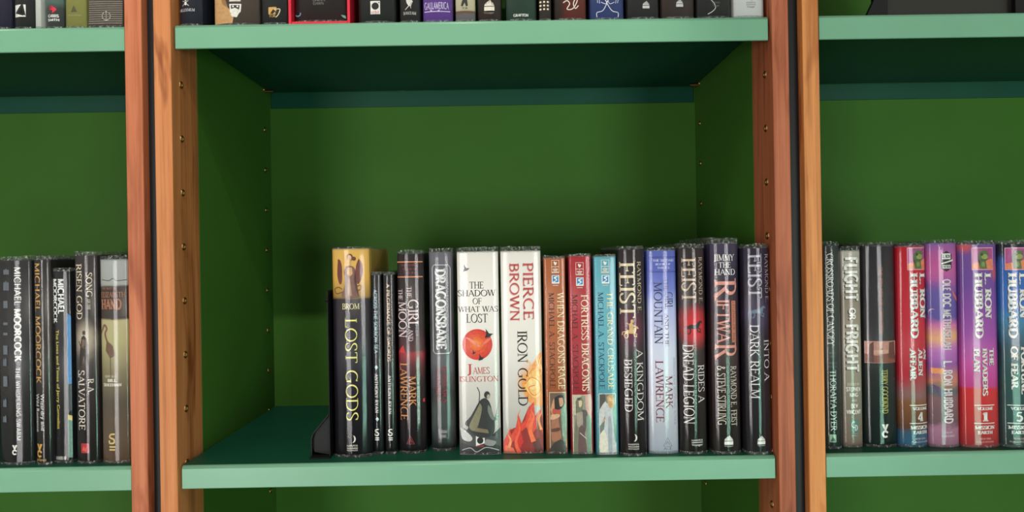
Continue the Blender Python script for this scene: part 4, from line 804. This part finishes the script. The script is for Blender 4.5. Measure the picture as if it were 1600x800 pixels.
b.text('author_name', [('L. RON HUBBARD', 1474.5, 564, 1490, 662, 'r', 'bold')], (228, 214, 220), shadow=((96, 60, 90), -.0005, -.0003))
b.text('publisher_name', [('GALAXY', 1476, 674, 1489, 677.5, 'h', 'sans'), ('PUBLISHING', 1472, 679.5, 1493, 683, 'h', 'sans')], (226, 214, 224))
b = mission('violet to magenta hardback numbered 1, red hills printed across its lower third', (1503.5, 1563.5, 375.5, 1506.5, 1566, 700), [(0, (196, 60, 66)), (.12, (214, 60, 64)), (.285, (222, 52, 60)), (.3, (206, 70, 150)), (.42, (204, 84, 172)), (.55, (160, 74, 168)), (.8, (120, 76, 164)), (1, (128, 92, 170))], 0, 'THE INVADERS PLAN', '1',
    [('THE', 1546, 544, 1555, 572, 'r', 'slab'), ('INVADERS', 1534.5, 544, 1544, 619, 'r', 'slab'), ('PLAN', 1522, 544, 1531.5, 582, 'r', 'slab')], amp=.03, nscale=45, spots=[(1510, 384, 14, 16, (226, 100, 110)), (1558, 425, 12, 20, (206, 90, 120))])
b = mission('blue to teal hardback numbered 5, cut by the right edge', (1566.5, 1627, 374, 1569.5, 1629, 700), [(0, (60, 76, 74)), (.15, (58, 88, 88)), (.35, (40, 82, 84)), (.5, (32, 70, 88)), (.62, (66, 130, 170)), (.7, (52, 110, 190)), (.9, (52, 104, 186)), (.94, (40, 44, 70)), (1, (40, 40, 52))], 54, 'FORTUNE OF FEAR', '5',
    [('FORTUNE', 1595, 541, 1605.5, 616, 'r', 'slab'), ('OF FEAR', 1581, 541, 1591.5, 609, 'r', 'slab')], amp=.1, nscale=40)

# ---- upper shelves: only the feet of these books show
def top_book(label, x0, x1, c, group=GT, z=Z1T, Y=None, kind='hard', bulge=.004, h=.236, stops=None, film_on=True, **kw):
    Y = Y if Y is not None else .012
    b = Book(label, (x0, x1, -290, x0+5, x1+5, 38), z, stops or [(0, c), (1, c)], kind=kind, bulge=bulge, group=group, Y=Y, film_on=film_on, **kw)
    return b
X = 2.5  # feet lie a little right of the heads in the tilted frame
b = top_book('navy-black book with a small white ant mark, leftmost on the upper middle shelf', 270, 311, (44, 46, 60))
b.pic('publisher_mark', [('d', 289.5, 5, 2, 3, WHITE), ('d', 289.5, -1, 1.8, 2, WHITE), ('l', [(284, 9), (289, 4), (295, 9)], .7, WHITE), ('l', [(284.5, 1), (289, 3), (294.5, 1)], .7, WHITE), ('t', 'MILLENNIUM', 278, 13, 304, 18, 'h', 'serif', (214, 214, 216))])
b = top_book('tan and brown book with a white swan shield at its foot', 326.5, 400, (168, 124, 80), stops=[(0, (88, 74, 68)), (1, (80, 66, 62))], bulge=.005)
b.pic('picture', [('p', [(329, 37), (330, -20), (345, -20), (346, 6), (356, 12), (366, 20), (363, 36)], (196, 150, 100))], label='tan shape')
b.pic('publisher_mark', [('p', [(358, 6), (377, 6), (376, 18), (368, 26), (359, 19)], (226, 222, 214)), ('p', [(360.5, 8), (374.5, 8), (373.5, 15), (367, 12), (361, 14)], (54, 50, 50)), ('d', 364, 10, 1.4, 1.4, WHITE), ('d', 371, 10, 1.4, 1.4, WHITE), ('p', [(360, 22), (366, 19), (370, 14), (374, 20), (370, 27), (362, 26)], (226, 222, 214)), ('r', 358, 0, 376, 2.2, (214, 208, 200))], label='white swan shield')
b = top_book('black book with a gold and white square mark, left of the red slipcase', 401.5, 446, (46, 46, 48))
b.pic('publisher_mark', [('r', 419, 11, 432, 22, (206, 160, 90)), ('p', [(422, 21), (427, 14), (431, 18), (436, 14), (436, 20), (431, 24), (430, 18), (426, 22)], (40, 38, 38)), ('l', cat([(428, 15), (437, 14), (435, 22), (431, 27)]), 1.4, (214, 196, 160)), ('t', 'TOR', 420, 22.5, 431, 27, 'h', 'serif', (206, 170, 96))])
# red slipcase with a black volume inside
xl, _ = at(450, 20, .012); xr, _ = at(548, 20, .012)
sc = empty('slipcase', ((xl+xr)/2, .011, Z1T+.0002), 'bright red open-fronted slipcase holding a black book on the upper middle shelf', 'slipcase')
RED = paint('red_case_board', (214, 34, 58), .4, .45); hw = (xr-xl)/2-.0006
box('case_side', -hw, -hw+.0032, 0, .16, 0, .24, RED, sc, .0006); box('case_side', hw-.0032, hw, 0, .16, 0, .24, RED, sc, .0006)
box('case_base', -hw+.0033, hw-.0033, 0, .16, 0, .0034, RED, sc, .0006); box('case_top', -hw+.0033, hw-.0033, 0, .16, .2366, .24, RED, sc, .0006)
box('case_back', -hw+.0033, hw-.0033, .157, .16, .0035, .2365, RED, sc)
b = Book('black book with silver lettering standing inside the red slipcase', (453, 541, -285, 458, 546, 33), Z1T+.0037, [(0, (42, 40, 42)), (1, (50, 46, 48))], bulge=.004, group=GT, Y=.017, depth=.135, wshrink=.0012)
b.text('lettering', [('CHINA', 488, -4, 508, 2, 'h', 'serif'), ('DAWN', 489, 3, 506, 7.5, 'h', 'serif')], (128, 122, 122))
b.pic('ornament', [('l', arcp(464, 20, 4.5, 4, -20, 190, 8), 2, (100, 140, 160)), ('p', [(532, 22), (539, 23), (540, 28), (535, 26)], (104, 160, 140))])
b = top_book('black book with a white square and black disc mark, right of the slipcase', 553, 614, (44, 45, 46), bulge=.005)
b.pic('publisher_mark', [('r', 578.5, 1.5, 594, 22, (226, 224, 220)), ('d', 586.2, 9.5, 5.6, 5.6, (26, 26, 28)), ('d', 592, 4, 1, 1, (26, 26, 28)), ('t', 'orbit', 580, 16, 592.5, 21.4, 'h', 'low', (190, 66, 66))])
b = top_book('dark book with a white rooster mark, left of the purple book', 618, 652.5, (50, 46, 48))
b.pic('publisher_mark', [('p', [(634, -2), (640, -4), (645, 2), (641, 6), (642, 10), (638, 9), (635, 4)], (214, 210, 206)), ('l', [(639, 9), (635, 13), (633, 15)], 1.1, (200, 196, 194)), ('l', [(641, 9), (642, 13)], .9, (200, 196, 194)), ('t', 'BANTAM', 630, 18, 650, 23, 'h', 'serif', (206, 202, 200))])
b = top_book('bright purple book with white lettering, on the upper middle shelf', 654.5, 703.5, (112, 74, 160), bulge=.003)
b.text('publisher_name', [('GAULAMERICA', 663, 3, 701, 14.5, 'h', 'flare')], (206, 194, 226))
b.pic('ornament', [('r', 663, 17.4, 703, 18.2, (198, 184, 220)), ('r', 672, 15.6, 675, 18, (198, 184, 220)), ('r', 684, 15.6, 687, 18, (198, 184, 220))])
b = top_book('cream book with a black peak mark and grey foot band', 705.5, 739, (214, 202, 172), bulge=.0025, stops=[(0, (120, 116, 122)), (.04, (126, 120, 122)), (.055, (130, 84, 64)), (.06, (216, 204, 174)), (1, (220, 208, 180))])
b.pic('publisher_mark', [('p', [(720, 9), (722, 1), (726, -5), (730, 0), (731, 9), (728, 10), (726, 4), (723, 10)], (40, 38, 36)), ('t', 'TOR', 721.5, 11, 731, 14.5, 'h', 'serif', (40, 38, 36))])
b = top_book('dark brown book with white flame mark, between the cream and green books', 740.5, 780, (60, 46, 44))
b.flames(764.5, 8.5, 16, (230, 220, 206)); b.text('publisher_name', [('Voyager', 756, 18, 772, 22.5, 'h', 'low')], (150, 136, 130))
b = top_book('dark green book with small white lettering at its foot', 784.5, 834.5, (52, 74, 62))
b.text('publisher_name', [('GRAFTON', 802, 21.5, 826, 26, 'h', 'slab')], (222, 222, 216))
b = top_book('slim dark book with three rows of cream dots', 836.5, 857.5, (66, 56, 54), bulge=.002)
b.pic('ornament', [('d', 844.5+5.7*i, 3+5.7*j, 1.7, 1.5, (230, 214, 186)) for i in range(3) for j in range(3)])
b = top_book('dark red book with white curling script', 860.5, 912.5, (112, 52, 48), spots=[(870, 10, 16, 60, (60, 48, 46))])
b.pic('ornament', [('l', cat([(880, 4), (886, 1), (890, 6), (886, 14), (894, 14), (900, 6), (903, -4), (899, -2), (896, 6), (899, 13), (904, 8)]), 1.5, (224, 212, 206))])
b = top_book('blue book with white ornamental line pattern', 916.5, 971.5, (62, 74, 128))
b.pic('ornament', [('l', cat([(933, 26), (933, 19), (941, 17), (946, 10), (952, -4)]), 1.1, (214, 214, 226)), ('l', cat([(966, 26), (966, 19), (957, 17), (950, 8), (944, -4)]), 1.1, (214, 214, 226)), ('l', cat([(939, 3), (946, 6), (949, 1)]), .9, (206, 206, 220)), ('l', cat([(960, 3), (953, 6), (950, 1)]), .9, (206, 206, 220)), ('l', [(934, 4), (933, -5)], .8, (206, 206, 220)), ('l', [(937, 5), (936, -5)], .8, (206, 206, 220)), ('l', [(962, 5), (963, -5)], .8, (206, 206, 220)), ('l', [(965, 4), (967, -5)], .8, (206, 206, 220))])
b = top_book('charcoal book in a creased clear cover with a small grey flame mark', 975, 1026, (50, 48, 50), bulge=.003)
b.flames(1009.5, 7.5, 11, (190, 190, 190))
b = top_book('brown-black book with a grey flame mark, third from the right end', 1028.5, 1082, (66, 54, 52))
b.flames(1062, 5, 11, (200, 200, 200))
b = top_book('black book with a long white curve, beside the white book', 1084, 1138, (48, 47, 48), bulge=.003)
b.pic('ornament', [('l', cat([(1107, -4), (1115, 4), (1118, 12), (1113, 18), (1106, 22)]), 1.1, (206, 204, 200)), ('t', 'HARPER', 1113, 2.5, 1125, 5.6, 'h', 'sans', (120, 120, 120)), ('t', 'Voyager', 1114, 7, 1124, 11, 'h', 'low', (120, 120, 120))])
b = top_book('white book at the right end of the upper middle shelf', 1141, 1193, (222, 222, 222), bulge=.003)
b.pic('publisher_mark', [('t', 'HARPER', 1166, 2.4, 1181, 5.8, 'h', 'sans', (130, 130, 130)), ('r', 1166, 7, 1181, 7.6, (130, 130, 130)), ('t', 'Voyager', 1167, 8.6, 1180, 13, 'h', 'low', (110, 110, 110)), ('l', cat([(1173, -4), (1176, -2), (1174, 1)]), .8, (110, 110, 110))])
# upper left shelf
Z = Z1T-.0008
b = top_book('navy book at the left edge of the upper left shelf', -24, 12, (46, 44, 66), GTL, Z)
b = top_book('black book with a white square letter-A mark, left of a thin white book', 13, 47.5, (46, 46, 48), GTL, Z)
b.pic('publisher_mark', [('r', 21, 7.2, 40, 26, (232, 230, 226)), ('p', [(22, 20), (33, 7), (36, 7), (40, 25), (36, 22), (34, 12), (28, 19), (38, 23), (36, 24.5), (24, 20.8)], (34, 34, 36))])
b = top_book('thin white book between two dark books on the upper left shelf', 49, 60.5, (226, 226, 222), GTL, Z, kind='paper', bulge=.0005)
b = top_book('dark grey book with a red bird mark', 62, 94, (74, 76, 78), GTL, Z, stops=[(0, (72, 74, 76)), (.1, (74, 78, 78)), (.13, (96, 122, 114)), (.4, (90, 112, 106))], amp=.02)
b.pic('publisher_mark', [('p', [(79, 8), (86, 12), (88, 14.5), (85, 18), (81, 20.5), (82, 16), (76, 14.5), (82, 12.5)], (222, 50, 74)), ('t', 'GIBBS', 74, 22.5, 91, 27, 'h', 'bold', (222, 222, 222)), ('t', 'SMITH', 74, 29, 91.5, 33, 'h', 'bold', (222, 222, 222))])
b = top_book('olive-yellow book with a small dark triangle mark', 95, 130.5, (152, 150, 84), GTL, Z, bulge=.002)
b.pic('publisher_mark', [('p', [(110, 19), (115, 8.5), (120.5, 18.5)], (84, 84, 58)), ('r', 104, 22.6, 127, 24.6, (134, 130, 76))])
b = top_book('brown-grey ribbed book with a white ring mark, against the left post', 132, 189, (92, 82, 76), GTL, Z, bulge=.0008)
b.pic('ornament', [('r', 136, -8+3.4*k, 191, -7.4+3.4*k, (132, 122, 114)) for k in range(14)])
b.pic('publisher_mark', [('l', arcp(166, 25, 6.4, 6.6, 0, 360, 16), .9, (214, 206, 198)), ('r', 165.5, 16.5, 166.5, 33, (214, 206, 198))])

# ------------------------------------------------------------------ bookend beside the thick black hardback
BLK = paint('black_enamel', (17, 17, 19), .5, .25)
xb, _ = at(517.5, 560, .03)
be = empty('bookend', (xb, .0, Z2T+.0002), 'black metal bookend propping the left end of the lower middle row', 'bookend')
box('upright_plate', -.0023, -.0013, .0245, .125, .0012, .19, BLK, be, .0006)
gus = [(-.0032, .0475), (-.0045, .047), (-.0218, .026), (-.0238, .020), (-.0238, .010), (-.0215, .0045), (-.0032, .0012)]
prism('gusset', gus, 'y', .034, .0365, BLK, be)
bm = bmesh.new()
outer = [(-.0032, .0012), (-.0215, .0045-.0033), (-.0245, .004), (-.0245, .020), (-.0225, .0265), (-.0045, .0482)]
prism('rim', [(-.0238, .0012), (-.0246, .003), (-.0246, .0205), (-.0225, .0268), (-.0040, .0488), (-.0040, .0474), (-.0216, .0262), (-.0236, .0202), (-.0236, .0012)], 'y', .030, .090, BLK, be)
box('base_plate', -.0246, -.0013, .022, .125, 0, .0011, BLK, be, .0004)
bm = bmesh.new(); bmesh.ops.create_uvsphere(bm, u_segments=12, v_segments=8, radius=.0022)
o = bmo('rivet', bm, BLK, be); o.location = (-.0026, .0245, .1795)

# black stand and face-out book on the upper right shelf
Zs = Z1T+.0006
x0, _ = at(1355, 18, .05); x1, _ = at(1387, 18, .05); x2, _ = at(1577, 17, .06); x3, _ = at(1612, 17, .06)
ds = empty('display_stand', ((x0+x3)/2, .05, Zs), 'black display stand with sloping ends on the upper right shelf', 'stand')
c = (x0+x3)/2; a0, a1, a2, a3 = x0-c, x1-c, x2-c, x3-c
prism('end_wing', [(a0-.004, 0), (a1, 0), (a1, .062), (a0+.022, .062), (a0+.0095, .034), (a0+.0005, .016)], 'y', .0, .006, BLK, ds)
prism('end_wing', [(a3+.004, 0), (a3-.0005, .016), (a3-.0095, .034), (a3-.022, .062), (a2, .062), (a2, 0)], 'y', .0, .006, BLK, ds)
box('base_plate', a1+.0004, a2-.0004, 0, .10, 0, .0022, BLK, ds, .0006)
box('back_rest', a1+.034, a2-.0004, .094, .1, .0024, .16, BLK, ds, .0006)
fb = empty('book', ((x1+x2)/2+.003, .06, Zs+.0024), 'dark grey-brown book standing face out on the black display stand', 'book')
h = (x2-x1)/2+.0005
box('cover', -h, h, 0, .0025, 0, .2, paint('charcoal_cloth', (46, 43, 40), .6, .3), fb, .0006)
box('page_block', -h+.003, h-.003, .0026, .0225, .003, .197, PAGES, fb)
box('back_cover', -h, h, .0226, .025, 0, .2, paint('charcoal_cloth', (46, 43, 40), .6, .3), fb, .0006)
